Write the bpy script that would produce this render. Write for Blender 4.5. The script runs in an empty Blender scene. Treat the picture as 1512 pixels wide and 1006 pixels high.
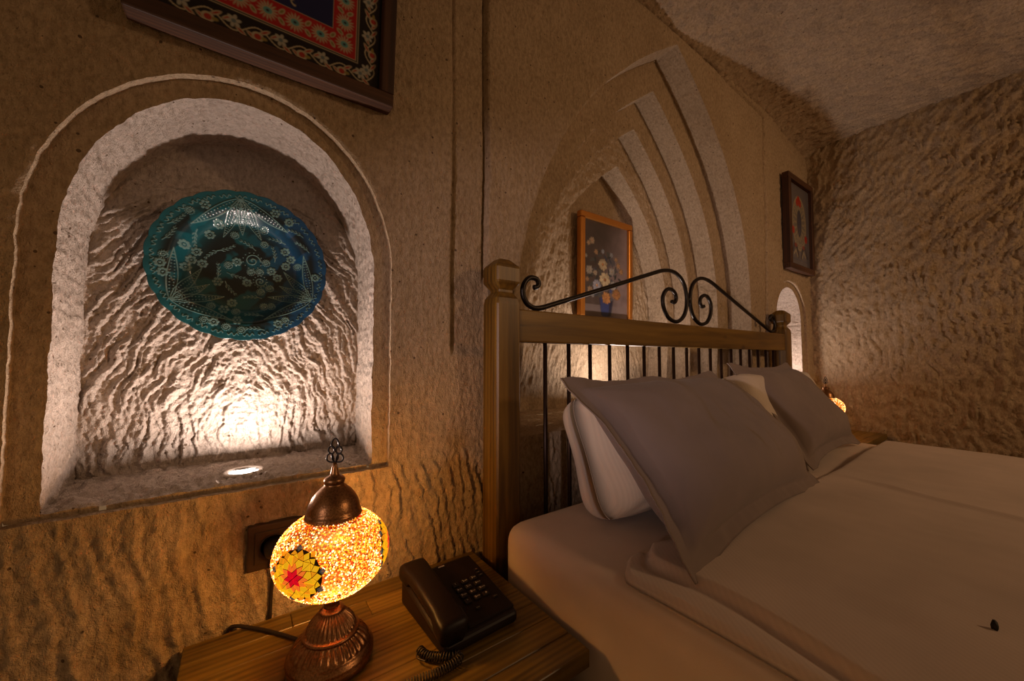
import bpy, bmesh, math, random
import numpy as np
from mathutils import Matrix, Vector

S = bpy.context.scene
COL = S.collection
PI = math.pi
R = math.radians

# ------------------------------------------------------------------ camera, world, light, exposure
F_PX, YAW, PITCH = 560.0, 35.4, 2.75          # focal length in pixels of a 1512 wide frame
CAM = (0.0, -0.85, 1.0)
def make_camera():
    cd = bpy.data.cameras.new('camera'); co = bpy.data.objects.new('camera', cd); COL.objects.link(co)
    cd.sensor_fit = 'HORIZONTAL'; cd.sensor_width = 36.0; cd.lens = F_PX / 1512 * 36
    cd.clip_start = 0.02; cd.clip_end = 60
    y, p = R(YAW), R(PITCH)
    fw = Vector((math.sin(y)*math.cos(p), math.cos(y)*math.cos(p), math.sin(p)))
    rt = Vector((math.cos(y), -math.sin(y), 0)); up = rt.cross(fw)
    m = Matrix((rt, up, -fw)).transposed().to_4x4(); m.translation = CAM
    co.matrix_world = m
    S.camera = co
make_camera()

W = bpy.data.worlds.new('world'); S.world = W; W.use_nodes = True
W.node_tree.nodes['Background'].inputs[0].default_value = (1.0, 0.56, 0.25, 1)   # dim amber room light
W.node_tree.nodes['Background'].inputs[1].default_value = 0.165
S.view_settings.view_transform = 'Standard'
S.view_settings.look = 'None'
S.view_settings.gamma = 1.0
S.view_settings.use_curve_mapping = False
S.view_settings.exposure = 0.0

def spot(name, loc, target, power, color, angle, blend, radius):
    l = bpy.data.lights.new(name, 'SPOT'); l.energy = power; l.color = color
    l.spot_size = R(angle); l.spot_blend = blend; l.shadow_soft_size = radius
    o = bpy.data.objects.new(name, l); COL.objects.link(o); o.location = loc
    o.rotation_euler = (Vector(target) - Vector(loc)).to_track_quat('-Z', 'Y').to_euler()
    return o
LED = (1.0, 0.80, 0.70)
# stand-ins for the room's unseen lamps: a cooler one (entrance side), an added warm fill over the foot of the bed
spot('entrance_light', (-1.35, -1.05, 1.10), (1.12, 0.0, 1.15), 46, (1.0, 0.74, 0.71), 32, 0.8, 0.04)
spot('room_fill', (2.25, -2.5, 2.0), (1.9, -0.4, 0.9), 54, (1.0, 0.60, 0.31), 130, 1.0, 0.15)

# ------------------------------------------------------------------ helpers
def tag(o, label=None, cat=None, group=None, kind=None):
    if label: o['label'] = label
    if cat: o['category'] = cat
    if group: o['group'] = group
    if kind: o['kind'] = kind
    return o
def link(name, me, mat=None, parent=None, smooth=False):
    o = bpy.data.objects.new(name, me); COL.objects.link(o)
    if mat is not None and not me.materials: me.materials.append(mat)
    if parent is not None: o.parent = parent
    if smooth: me.polygons.foreach_set('use_smooth', np.ones(len(me.polygons), bool))
    return o
def empty(name, loc=(0, 0, 0), rz=0):
    o = bpy.data.objects.new(name, None); COL.objects.link(o)
    o.location = loc; o.rotation_euler = (0, 0, rz); o.empty_display_size = 0.05
    return o
def np_mesh(name, V, quads=None, tris=None, smooth=True, col=None):
    V = np.asarray(V, np.float32).reshape(-1, 3)
    q = np.zeros((0, 4), np.int32) if quads is None else np.asarray(quads, np.int32)
    t = np.zeros((0, 3), np.int32) if tris is None else np.asarray(tris, np.int32)
    me = bpy.data.meshes.new(name)
    me.vertices.add(len(V)); me.vertices.foreach_set('co', V.ravel())
    me.loops.add(q.size + t.size)
    me.loops.foreach_set('vertex_index', np.concatenate([q.ravel(), t.ravel()]).astype(np.int32))
    me.polygons.add(len(q) + len(t))
    st = np.concatenate([np.arange(len(q))*4, q.size + np.arange(len(t))*3]).astype(np.int32)
    me.polygons.foreach_set('loop_start', st)
    me.polygons.foreach_set('use_smooth', np.full(len(q)+len(t), smooth))
    me.update(calc_edges=True); me.validate()
    if col is not None:
        a = me.color_attributes.new('Col', 'FLOAT_COLOR', 'POINT')
        c = np.ones((len(V), 4), np.float32); c[:, :3] = col
        a.data.foreach_set('color', c.ravel())
    return me
def grid_quads(n, m, off=0, flip=False):
    i, j = np.meshgrid(np.arange(n-1), np.arange(m-1), indexing='ij')
    a = (i*m + j).ravel() + off
    q = np.stack([a, a+m, a+m+1, a+1], 1)
    return q[:, ::-1] if flip else q
def bm_obj(name, bm, mat, parent=None, smooth=False):
    bmesh.ops.recalc_face_normals(bm, faces=bm.faces[:])
    me = bpy.data.meshes.new(name); bm.to_mesh(me); bm.free()
    return link(name, me, mat, parent, smooth)
def box_bm(x0, x1, y0, y1, z0, z1, bev=0.0, seg=2, bm=None):
    bm = bm or bmesh.new()
    r = bmesh.ops.create_cube(bm, size=1.0)
    vs = r['verts']
    for v in vs:
        v.co = Vector(((x0+x1)/2 + v.co.x*(x1-x0), (y0+y1)/2 + v.co.y*(y1-y0), (z0+z1)/2 + v.co.z*(z1-z0)))
    if bev > 0:
        es = list({e for v in vs for e in v.link_edges})
        bmesh.ops.bevel(bm, geom=es, offset=bev, segments=seg, profile=0.5, affect='EDGES')
    return bm
def box(name, x0, x1, y0, y1, z0, z1, mat, parent=None, bev=0.0, seg=2):
    return bm_obj(name, box_bm(x0, x1, y0, y1, z0, z1, bev, seg), mat, parent)
def catmull(P, n=8, closed=False):
    P = np.asarray(P, float); out = []
    N = len(P)
    for i in range(N if closed else N-1):
        if closed: p0, p1, p2, p3 = P[(i-1) % N], P[i], P[(i+1) % N], P[(i+2) % N]
        else: p0, p1, p2, p3 = P[max(i-1, 0)], P[i], P[i+1], P[min(i+2, N-1)]
        for t in np.linspace(0, 1, n, endpoint=False):
            out.append(0.5*((2*p1)+(-p0+p2)*t+(2*p0-5*p1+4*p2-p3)*t*t+(-p0+3*p1-3*p2+p3)*t**3))
    if not closed: out.append(P[-1])
    return np.array(out)
def tube_mesh(name, P, r, seg=8, closed=False, rr=None):
    P = np.asarray(P, float); n = len(P)
    T = np.gradient(P, axis=0) if not closed else (np.roll(P, -1, 0) - np.roll(P, 1, 0))
    T /= np.linalg.norm(T, axis=1)[:, None] + 1e-12
    ref = np.array([0, 0, 1.0]) if abs(T[0][2]) < 0.9 else np.array([1.0, 0, 0])
    N = np.cross(T[0], ref); N /= np.linalg.norm(N)
    V = []
    for i in range(n):
        N = N - T[i]*(N@T[i]); N /= np.linalg.norm(N) + 1e-12
        B = np.cross(T[i], N)
        ri = r if rr is None else rr[i]
        for k in range(seg):
            a = 2*PI*k/seg
            V.append(P[i] + ri*(math.cos(a)*N + math.sin(a)*B))
    q = []
    for i in range(n if closed else n-1):
        for k in range(seg):
            a = i*seg+k; b = i*seg+(k+1) % seg; j = ((i+1) % n)*seg
            q.append((a, b, j+(k+1) % seg, j+k))
    tr = []
    if not closed:
        V.append(P[0]); V.append(P[-1]); c0, c1 = len(V)-2, len(V)-1
        for k in range(seg):
            tr.append((c0, (k+1) % seg, k)); tr.append((c1, (n-1)*seg+k, (n-1)*seg+(k+1) % seg))
    return np_mesh(name, V, q, tr, True)
def lathe(name, prof, seg=48, flute=None, mat=None, parent=None, loc=(0, 0, 0), caps=True):
    """prof: list of (z, r, fluteDepth) ; flute count given by flute"""
    prof = np.array([(p + (0,))[:3] if len(p) == 2 else p for p in prof], float)
    th = np.linspace(0, 2*PI, seg, endpoint=False)
    nf = flute or 0
    V = []
    for z, r, d in prof:
        rr = r - d*(0.5+0.5*np.cos(nf*th))**1.5 if nf else r + 0*th
        V.append(np.stack([rr*np.cos(th)+loc[0], rr*np.sin(th)+loc[1], np.full(seg, z+loc[2])], 1))
    n = len(prof); V = np.concatenate(V)
    i, k = np.meshgrid(np.arange(n-1), np.arange(seg), indexing='ij')
    a = (i*seg+k).ravel(); b = (i*seg+(k+1) % seg).ravel()
    q = np.stack([a, b, b+seg, a+seg], 1)
    tr = []
    if caps:
        V = np.concatenate([V, [[loc[0], loc[1], prof[0, 0]+loc[2]], [loc[0], loc[1], prof[-1, 0]+loc[2]]]])
        c0, c1 = len(V)-2, len(V)-1
        for k in range(seg):
            tr.append((c0, (k+1) % seg, k)); tr.append((c1, (n-1)*seg+k, (n-1)*seg+(k+1) % seg))
    return link(name, np_mesh(name, V, q, tr, True), mat, parent)

# numpy gradient noise
_rng = np.random.RandomState(7)
_perm = np.concatenate([_rng.permutation(512)]*2)
_ga = _rng.rand(512)*2*PI
_gx, _gy = np.cos(_ga), np.sin(_ga)
def perlin(x, y, seed=0):
    x = np.asarray(x, float) + seed*17.31; y = np.asarray(y, float) + seed*9.77
    xi = np.floor(x).astype(int); yi = np.floor(y).astype(int)
    xf, yf = x-xi, y-yi
    u = xf*xf*xf*(xf*(xf*6-15)+10); v = yf*yf*yf*(yf*(yf*6-15)+10)
    def g(ix, iy, dx, dy):
        h = _perm[(_perm[(ix+seed*31) % 512] + iy) % 512]
        return _gx[h]*dx + _gy[h]*dy
    n00 = g(xi, yi, xf, yf); n10 = g(xi+1, yi, xf-1, yf)
    n01 = g(xi, yi+1, xf, yf-1); n11 = g(xi+1, yi+1, xf-1, yf-1)
    return (n00*(1-u)+n10*u)*(1-v) + (n01*(1-u)+n11*u)*v
def fbm(x, y, seed=0, octv=4):
    s, a = 0, 1.0
    for k in range(octv):
        s = s + a*perlin(x*2**k, y*2**k, seed+k); a *= 0.5
    return s
def chisel(a, b, wa, lb, seed=0):
    """strokes of width wa (across a) and length lb (along b): hollows with sharp ridges between"""
    w = perlin(a/(wa*4), b/(lb*1.5), seed+5)*1.2
    n = perlin(a/wa + w, b/lb, seed)
    n2 = perlin(a/(wa*0.5)+w, b/(lb*0.45), seed+2)
    r = 1-(np.abs(n)*1.9)**0.72
    return 0.95*r + 0.40*(1-(np.abs(n2)*1.9)**0.8) + 0.25*perlin(a/(wa*0.3), b/(wa*0.45), seed+3) - 0.6
def ledges(a, b, wa, lb, seed=0, jit=0.9):
    """overlapping chisel cuts: slow rise and sharp drop across a, broken up along b"""
    ph = a/wa + 1.3*jit*perlin(b/(lb*1.6), a/(4*wa), seed) + 0.40*perlin(b/(lb*0.6), a/(wa*1.3), seed+1) + 0.22*perlin(b/(lb*0.15), a/(wa*0.4), seed+2)
    f = ph-np.floor(ph)
    h = f*(1-sstep(f, 0.82, 1.0))/0.85
    am = 0.75+1.5*perlin(a/(wa*1.1), b/(lb*1.1), seed+3)
    return h*np.clip(am, 0.1, 1.4) - 0.3
def sstep(t, a, b):
    t = np.clip((t-a)/(b-a), 0, 1); return t*t*(3-2*t)

# ------------------------------------------------------------------ materials
def new_mat(name):
    m = bpy.data.materials.new(name); m.use_nodes = True
    nt = m.node_tree; b = nt.nodes['Principled BSDF']
    return m, nt, b
def N(nt, t, **kw):
    n = nt.nodes.new(t)
    for k, v in kw.items():
        if k.startswith('i_'):
            key = k[2:]; key = int(key) if key.isdigit() else key.replace('_', ' ')
            n.inputs[key].default_value = v
        else: setattr(n, k, v)
    return n
def ramp(nt, fac, stops):
    r = nt.nodes.new('ShaderNodeValToRGB'); e = r.color_ramp.elements
    while len(e) < len(stops): e.new(0.5)
    for k, (p, c) in enumerate(stops): e[k].position = p; e[k].color = (*c, 1)
    nt.links.new(fac, r.inputs[0]); return r.outputs[0]
def plain(name, col, rough=0.5, metal=0.0, spec=0.5, emit=None, es=0.0, bump=0.0, bscale=200, coat=0.0, var=0.0):
    m, nt, b = new_mat(name)
    b.inputs['Base Color'].default_value = (*col, 1); b.inputs['Roughness'].default_value = rough
    b.inputs['Metallic'].default_value = metal; b.inputs['Specular IOR Level'].default_value = spec
    if coat: b.inputs['Coat Weight'].default_value = coat
    if emit: b.inputs['Emission Color'].default_value = (*emit, 1); b.inputs['Emission Strength'].default_value = es
    tc = N(nt, 'ShaderNodeTexCoord')
    if bump or var:
        n = N(nt, 'ShaderNodeTexNoise', i_Scale=bscale, i_Detail=4.0); nt.links.new(tc.outputs['Object'], n.inputs['Vector'])
        if bump:
            bp = N(nt, 'ShaderNodeBump', i_Strength=bump, i_Distance=0.002)
            nt.links.new(n.outputs[0], bp.inputs['Height']); nt.links.new(bp.outputs[0], b.inputs['Normal'])
        if var:
            c = ramp(nt, n.outputs[0], [(0.3, tuple(x*(1-var) for x in col)), (0.7, tuple(min(1, x*(1+var)) for x in col))])
            nt.links.new(c, b.inputs['Base Color'])
    return m
def stone(name, c1, c2, bump=0.5, pits=True):
    m, nt, b = new_mat(name); L = nt.links
    b.inputs['Roughness'].default_value = 0.95; b.inputs['Specular IOR Level'].default_value = 0.15
    tc = N(nt, 'ShaderNodeTexCoord')
    n1 = N(nt, 'ShaderNodeTexNoise', i_Scale=3.5, i_Detail=6.0, i_Roughness=0.65); L.new(tc.outputs['Object'], n1.inputs['Vector'])
    c = ramp(nt, n1.outputs[0], [(0.32, c1), (0.68, c2)])
    mpg = N(nt, 'ShaderNodeMapping'); mpg.inputs['Scale'].default_value = (1.0, 1.0, 0.55); L.new(tc.outputs['Object'], mpg.inputs[0])
    n2 = N(nt, 'ShaderNodeTexNoise', i_Scale=125.0, i_Detail=5.0, i_Roughness=0.7); L.new(mpg.outputs[0], n2.inputs['Vector'])
    g = ramp(nt, n2.outputs[0], [(0.30, (0.66, 0.63, 0.59)), (0.60, (1.07, 1.06, 1.05))])
    mx = N(nt, 'ShaderNodeMix', data_type='RGBA', blend_type='MULTIPLY'); mx.inputs[0].default_value = 1.0
    L.new(c, mx.inputs[6]); L.new(g, mx.inputs[7]); out = mx.outputs[2]
    h = n2.outputs[0]
    if pits:   # dark lapilli and pores that sit in the tuff
        v = N(nt, 'ShaderNodeTexVoronoi', i_Scale=55.0, i_Randomness=1.0); L.new(tc.outputs['Object'], v.inputs['Vector'])
        sz = N(nt, 'ShaderNodeSeparateColor'); L.new(v.outputs['Color'], sz.inputs[0])
        th = N(nt, 'ShaderNodeMath', operation='MULTIPLY_ADD'); th.inputs[1].default_value = 0.33; th.inputs[2].default_value = -0.165
        L.new(sz.outputs[0], th.inputs[0])
        lt = N(nt, 'ShaderNodeMath', operation='LESS_THAN'); L.new(v.outputs['Distance'], lt.inputs[0]); L.new(th.outputs[0], lt.inputs[1])
        mp = N(nt, 'ShaderNodeMix', data_type='RGBA'); L.new(lt.outputs[0], mp.inputs[0]); L.new(out, mp.inputs[6])
        mp.inputs[7].default_value = (0.16, 0.11, 0.075, 1); out = mp.outputs[2]
    L.new(out, b.inputs['Base Color'])
    bp = N(nt, 'ShaderNodeBump', i_Strength=bump*1.8, i_Distance=0.006)
    n3 = N(nt, 'ShaderNodeTexNoise', i_Scale=420.0, i_Detail=3.0); L.new(tc.outputs['Object'], n3.inputs['Vector'])
    ad = N(nt, 'ShaderNodeMath', operation='MULTIPLY_ADD'); ad.inputs[1].default_value = 0.5
    L.new(n3.outputs[0], ad.inputs[0]); L.new(h, ad.inputs[2])
    L.new(ad.outputs[0], bp.inputs['Height'])
    n4 = N(nt, 'ShaderNodeTexNoise', i_Scale=52.0, i_Detail=6.0, i_Roughness=0.65); L.new(mpg.outputs[0], n4.inputs['Vector'])
    b2 = N(nt, 'ShaderNodeBump', i_Strength=0.8, i_Distance=0.009); L.new(n4.outputs[0], b2.inputs['Height'])
    L.new(bp.outputs[0], b2.inputs['Normal']); L.new(b2.outputs[0], b.inputs['Normal'])
    return m
def wood(name, axis, dark, mid, light, scale=1.0, rough=0.45, knots=True, coat=0.0, rnd=False):
    m, nt, b = new_mat(name); L = nt.links
    b.inputs['Roughness'].default_value = rough
    if coat: b.inputs['Coat Weight'].default_value = coat; b.inputs['Coat Roughness'].default_value = 0.3
    tc = N(nt, 'ShaderNodeTexCoord')
    mp = N(nt, 'ShaderNodeMapping'); s = [26*scale]*3; s[axis] = 1.6*scale; mp.inputs['Scale'].default_value = s
    src = tc.outputs['Object']
    if rnd:
        oi = N(nt, 'ShaderNodeObjectInfo'); va = N(nt, 'ShaderNodeVectorMath', operation='MULTIPLY_ADD')
        va.inputs[1].default_value = (1, 1, 1); cb = N(nt, 'ShaderNodeCombineXYZ')
        mu = N(nt, 'ShaderNodeMath', operation='MULTIPLY'); mu.inputs[1].default_value = 13.0
        L.new(oi.outputs['Random'], mu.inputs[0]); L.new(mu.outputs[0], cb.inputs[1]); L.new(mu.outputs[0], cb.inputs[0])
        L.new(src, va.inputs[0]); L.new(cb.outputs[0], va.inputs[2]); src = va.outputs[0]
    L.new(src, mp.inputs[0])
    n = N(nt, 'ShaderNodeTexNoise', i_Scale=1.0, i_Detail=5.0, i_Roughness=0.6, i_Distortion=0.6); L.new(mp.outputs[0], n.inputs['Vector'])
    w = N(nt, 'ShaderNodeTexWave', wave_type='BANDS', bands_direction=('Y' if axis != 1 else 'X'))
    w.inputs['Scale'].default_value = 0.55; w.inputs['Distortion'].default_value = 5.0; w.inputs['Detail'].default_value = 2.0
    L.new(mp.outputs[0], w.inputs['Vector'])
    a = N(nt, 'ShaderNodeMath', operation='MULTIPLY_ADD'); a.inputs[1].default_value = 0.20
    L.new(w.outputs['Fac'], a.inputs[0])
    sc = N(nt, 'ShaderNodeMath', operation='MULTIPLY'); sc.inputs[1].default_value = 0.85; L.new(n.outputs[0], sc.inputs[0]); L.new(sc.outputs[0], a.inputs[2])
    c = ramp(nt, a.outputs[0], [(0.25, dark), (0.52, mid), (0.8, light)])
    if rnd:
        mr = N(nt, 'ShaderNodeMapRange'); mr.inputs[3].default_value = 0.72; mr.inputs[4].default_value = 1.15; L.new(oi.outputs['Random'], mr.inputs[0])
        hs = N(nt, 'ShaderNodeHueSaturation'); L.new(mr.outputs[0], hs.inputs['Value']); L.new(c, hs.inputs['Color']); c = hs.outputs[0]
    if knots:
        v = N(nt, 'ShaderNodeTexVoronoi', i_Scale=9.0)
        mp2 = N(nt, 'ShaderNodeMapping'); s2 = [1.0]*3; s2[axis] = 0.6; mp2.inputs['Scale'].default_value = s2
        L.new(src, mp2.inputs[0]); L.new(mp2.outputs[0], v.inputs['Vector'])
        k = ramp(nt, v.outputs['Distance'], [(0.05, (0.25, 0.2, 0.18)), (0.13, (1, 1, 1))])
        mx = N(nt, 'ShaderNodeMix', data_type='RGBA', blend_type='MULTIPLY'); mx.inputs[0].default_value = 0.85
        L.new(c, mx.inputs[6]); L.new(k, mx.inputs[7]); c = mx.outputs[2]
    L.new(c, b.inputs['Base Color'])
    bp = N(nt, 'ShaderNodeBump', i_Strength=0.12, i_Distance=0.002); L.new(n.outputs[0], bp.inputs['Height']); L.new(bp.outputs[0], b.inputs['Normal'])
    return m
def painted(name, rough=0.3, coat=0.0, bump=0.0):
    m, nt, b = new_mat(name); a = N(nt, 'ShaderNodeAttribute', attribute_name='Col')
    nt.links.new(a.outputs['Color'], b.inputs['Base Color']); b.inputs['Roughness'].default_value = rough
    if coat: b.inputs['Coat Weight'].default_value = coat; b.inputs['Coat Roughness'].default_value = 0.08
    if bump:
        tc = N(nt, 'ShaderNodeTexCoord'); n = N(nt, 'ShaderNodeTexNoise', i_Scale=250.0); nt.links.new(tc.outputs['Object'], n.inputs['Vector'])
        bp = N(nt, 'ShaderNodeBump', i_Strength=bump, i_Distance=0.001); nt.links.new(n.outputs[0], bp.inputs['Height']); nt.links.new(bp.outputs[0], b.inputs['Normal'])
    return m
def fabric(name, col, weave=900, rough=0.9, stripe=None, var=0.08):
    m, nt, b = new_mat(name); L = nt.links
    b.inputs['Roughness'].default_value = rough; b.inputs['Specular IOR Level'].default_value = 0.2
    b.inputs['Sheen Weight'].default_value = 0.15
    tc = N(nt, 'ShaderNodeTexCoord')
    n = N(nt, 'ShaderNodeTexNoise', i_Scale=float(weave), i_Detail=2.0); L.new(tc.outputs['Object'], n.inputs['Vector'])
    n2 = N(nt, 'ShaderNodeTexNoise', i_Scale=6.0, i_Detail=3.0); L.new(tc.outputs['Object'], n2.inputs['Vector'])
    c = ramp(nt, n2.outputs[0], [(0.3, tuple(x*(1-var) for x in col)), (0.7, tuple(x*(1+var) for x in col))])
    if stripe:
        mp = N(nt, 'ShaderNodeMapping'); mp.inputs['Rotation'].default_value = (0, 0, stripe[1]); L.new(tc.outputs['Object'], mp.inputs[0])
        w = N(nt, 'ShaderNodeTexWave', wave_type='BANDS', bands_direction='X'); w.inputs['Scale'].default_value = stripe[0]; L.new(mp.outputs[0], w.inputs['Vector'])
        k = ramp(nt, w.outputs['Fac'], [(0.35, (stripe[2],)*3), (0.65, (1, 1, 1))])
        mx = N(nt, 'ShaderNodeMix', data_type='RGBA', blend_type='MULTIPLY'); mx.inputs[0].default_value = 1.0
        L.new(c, mx.inputs[6]); L.new(k, mx.inputs[7]); c = mx.outputs[2]
    L.new(c, b.inputs['Base Color'])
    bp = N(nt, 'ShaderNodeBump', i_Strength=0.25, i_Distance=0.0008); L.new(n.outputs[0], bp.inputs['Height']); L.new(bp.outputs[0], b.inputs['Normal'])
    return m

M = {}
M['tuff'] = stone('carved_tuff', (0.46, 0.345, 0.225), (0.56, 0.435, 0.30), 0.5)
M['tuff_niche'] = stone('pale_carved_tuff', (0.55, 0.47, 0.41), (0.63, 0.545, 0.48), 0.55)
M['tuff_ceiling'] = stone('ceiling_tuff', (0.50, 0.385, 0.27), (0.58, 0.455, 0.33), 0.5)
M['floor'] = plain('floor_boards', (0.12, 0.07, 0.04), 0.5, var=0.3, bscale=8)
M['pine_v'] = wood('stained_pine_upright', 2, (0.045, 0.020, 0.003), (0.145, 0.074, 0.009), (0.235, 0.128, 0.018), 1.5, 0.42)
M['pine_h'] = wood('stained_pine_crosswise', 0, (0.045, 0.020, 0.003), (0.145, 0.074, 0.009), (0.235, 0.128, 0.018), 1.5, 0.42)
M['stave'] = wood('green_brown_pine_stave', 0, (0.060, 0.034, 0.005), (0.17, 0.10, 0.014), (0.27, 0.165, 0.025), 1.9, 0.4, True, 0.2, True)
M['frame_h'] = wood('dark_frame_wood_crosswise', 0, (0.022, 0.008, 0.004), (0.065, 0.025, 0.010), (0.12, 0.048, 0.018), 2.2, 0.65, False)
M['frame_v'] = wood('dark_frame_wood_upright', 2, (0.022, 0.008, 0.004), (0.055, 0.020, 0.008), (0.10, 0.038, 0.014), 2.2, 0.65, False)
M['iron'] = plain('black_iron', (0.018, 0.013, 0.010), 0.38, 0.6, 0.5, bump=0.2, bscale=300)
M['iron_bar'] = plain('dark_brown_iron', (0.030, 0.014, 0.009), 0.4, 0.5)
M['brass'] = plain('antique_copper', (0.30, 0.15, 0.065), 0.33, 0.95, 0.5, bump=0.15, bscale=400, var=0.35)
M['phone'] = plain('dark_brown_plastic', (0.010, 0.005, 0.004), 0.45, 0, 0.22)
M['phone_key'] = plain('dark_key_plastic', (0.012, 0.007, 0.006), 0.5, 0, 0.35)
M['print'] = plain('pale_grey_print', (0.55, 0.48, 0.42), 0.6)
M['cable'] = plain('black_cable', (0.02, 0.012, 0.008), 0.5)
M['socket'] = plain('dark_brown_socket', (0.045, 0.022, 0.010), 0.45, bump=0.1, bscale=100)
M['gold'] = plain('gilt_frame', (0.55, 0.22, 0.04), 0.35, 0.75, bump=0.2, bscale=200)
M['art'] = painted('painted_canvas', 0.55, 0.0, 0.1)
M['tile_art'] = painted('glazed_tile_painting', 0.3, 0.3)
M['plate'] = painted('glazed_turquoise_ceramic', 0.3, 0.3)
M['sham'] = fabric('taupe_linen', (0.225, 0.175, 0.155), 900)
M['white'] = fabric('white_pillow_cotton', (0.62, 0.53, 0.44), 700, stripe=(60.0, 0.0, 0.95))
M['sheet'] = fabric('cream_fitted_sheet', (0.60, 0.485, 0.40), 700)
M['spread'] = fabric('cream_satin_stripe', (0.56, 0.455, 0.39), 700, stripe=(44.0, R(-52+90), 0.955))
M['metal_ring'] = plain('white_metal_ring', (0.75, 0.70, 0.65), 0.35, 0.3)
M['led'] = plain('lit_led_lens', (1, 1, 1), 0.5, emit=(1.0, 0.93, 0.88), es=14.0)
M['speck'] = plain('black_speck', (0.01, 0.008, 0.006), 0.7)

# ------------------------------------------------------------------ the rock-cut wall
def resample(P, step):
    P = np.asarray(P, float); P = np.vstack([P, P[:1]])
    d = np.r_[0, np.cumsum(np.linalg.norm(np.diff(P, axis=0), axis=1))]
    n = int(d[-1]/step); s = np.linspace(0, d[-1], n, endpoint=False)
    return np.stack([np.interp(s, d, P[:, 0]), np.interp(s, d, P[:, 1])], 1)
def wobble(P, amp, scale, seed):
    T = np.roll(P, -1, 0)-np.roll(P, 1, 0); T /= np.linalg.norm(T, axis=1)[:, None]
    Nn = np.stack([T[:, 1], -T[:, 0]], 1)
    w = perlin(P[:, 0]/scale, P[:, 1]/scale, seed) + 0.6*perlin(P[:, 0]/scale*3.1, P[:, 1]/scale*3.1, seed+1) + 0.35*perlin(P[:, 0]/scale*8, P[:, 1]/scale*8, seed+2)
    return P + Nn*(w*amp)[:, None]
def round_arch(cx, hw, zb, top, spring, step=0.004, p=2.0, skew=0.0):
    t = np.linspace(0, PI, 60)
    c, s = np.cos(t), np.sin(t)
    ax = hw*np.sign(c)*np.abs(c)**(2/p); az = spring + (top-spring)*np.abs(s)**(2/p)
    P = [(cx-hw, zb), (cx+hw, zb)] + [(cx+x+skew*(z-spring), z) for x, z in zip(ax, az)]
    return resample(P, step)
def pointed_arch(hw, zb, apex, spring=1.0, step=0.005):
    zn = np.linspace(0, 1, 50)
    x = hw*(1-zn**2.6); z = spring+(apex-spring)*zn
    P = [(-hw, zb), (hw, zb)] + list(zip(x, z)) + list(zip(-x[::-1], z[::-1]))[1:]
    P = [(x_+1.365+0.10*(z_-1.37), z_) for x_, z_ in P]          # the hand-cut arch leans a little
    return resample(P, step)
def poly_sd(P, X, Z, far=0.03):
    """signed distance, positive outside"""
    sh = X.shape; x = X.ravel(); z = Z.ravel()
    out = np.full(x.shape, far)
    m = (x > P[:, 0].min()-far) & (x < P[:, 0].max()+far) & (z > P[:, 1].min()-far) & (z < P[:, 1].max()+far)
    idx = np.nonzero(m)[0]
    A = P; B = np.roll(P, -1, 0); D = B-A; LL = (D**2).sum(1)+1e-18
    for s in range(0, len(idx), 4000):
        ii = idx[s:s+4000]; px = x[ii][:, None]; pz = z[ii][:, None]
        t = np.clip(((px-A[:, 0])*D[:, 0]+(pz-A[:, 1])*D[:, 1])/LL, 0, 1)
        d2 = ((px-A[:, 0]-t*D[:, 0])**2 + (pz-A[:, 1]-t*D[:, 1])**2).min(1)
        cr = ((A[:, 1] > pz) != (B[:, 1] > pz)) & (px < (B[:, 0]-A[:, 0])*(pz-A[:, 1])/(B[:, 1]-A[:, 1]+1e-18)+A[:, 0])
        ins = cr.sum(1) % 2 == 1
        out[ii] = np.clip(np.where(ins, -1, 1)*np.sqrt(d2), -far, far)
    return out.reshape(sh)
def sheet(xs, zs, yfun, y0, outer=None, holes=()):
    X, Z = np.meshgrid(xs, zs, indexing='ij'); X = X.copy(); Z = Z.copy()
    phi = np.full(X.shape, 0.03)
    if outer is not None: phi = np.minimum(phi, -poly_sd(outer, X, Z))
    for h in holes: phi = np.minimum(phi, poly_sd(h, X, Z))
    fade = sstep(np.abs(phi), 0.0, 0.007)
    Y = y0 - yfun(X, Z)*fade
    for ax in (0, 1):
        sl0 = (slice(None, -1), slice(None)) if ax == 0 else (slice(None), slice(None, -1))
        sl1 = (slice(1, None), slice(None)) if ax == 0 else (slice(None), slice(1, None))
        a, b = phi[sl0], phi[sl1]
        ch = (a*b) < 0
        i, j = np.nonzero(ch)
        fa, fb = a[ch], b[ch]; t = fa/(fa-fb)
        di = (1, 0) if ax == 0 else (0, 1)
        for sel, (oi, oj) in ((t <= 0.5, (0, 0)), (t > 0.5, di)):
            ii, jj = i[sel], j[sel]; tt = t[sel]
            x = X[ii, jj]+(X[ii+di[0], jj+di[1]]-X[ii, jj])*tt
            z = Z[ii, jj]+(Z[ii+di[0], jj+di[1]]-Z[ii, jj])*tt
            X[ii+oi, jj+oj] = x; Z[ii+oi, jj+oj] = z; phi[ii+oi, jj+oj] = 0; Y[ii+oi, jj+oj] = y0
    n, m = X.shape
    q = grid_quads(n, m)
    s = np.sign(phi).ravel()[q]
    neg = (s < 0).sum(1)
    keepq = q[(neg == 0) & ((s > 0).any(1))]
    tr = []
    one = np.nonzero(neg == 1)[0]
    for k in range(4):
        sel = one[(s[one, k] < 0) & (s[one, (k+2) % 4] > 0)]
        qq = q[sel]; tr.append(np.stack([qq[:, (k+1) % 4], qq[:, (k+2) % 4], qq[:, (k+3) % 4]], 1))
    tr = np.concatenate(tr)
    V = np.stack([X, Y, Z], -1).reshape(-1, 3)
    used = np.zeros(len(V), bool); used[keepq] = True; used[tr] = True
    mp = np.cumsum(used)-1
    return V[used], mp[keepq], mp[tr]
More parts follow.
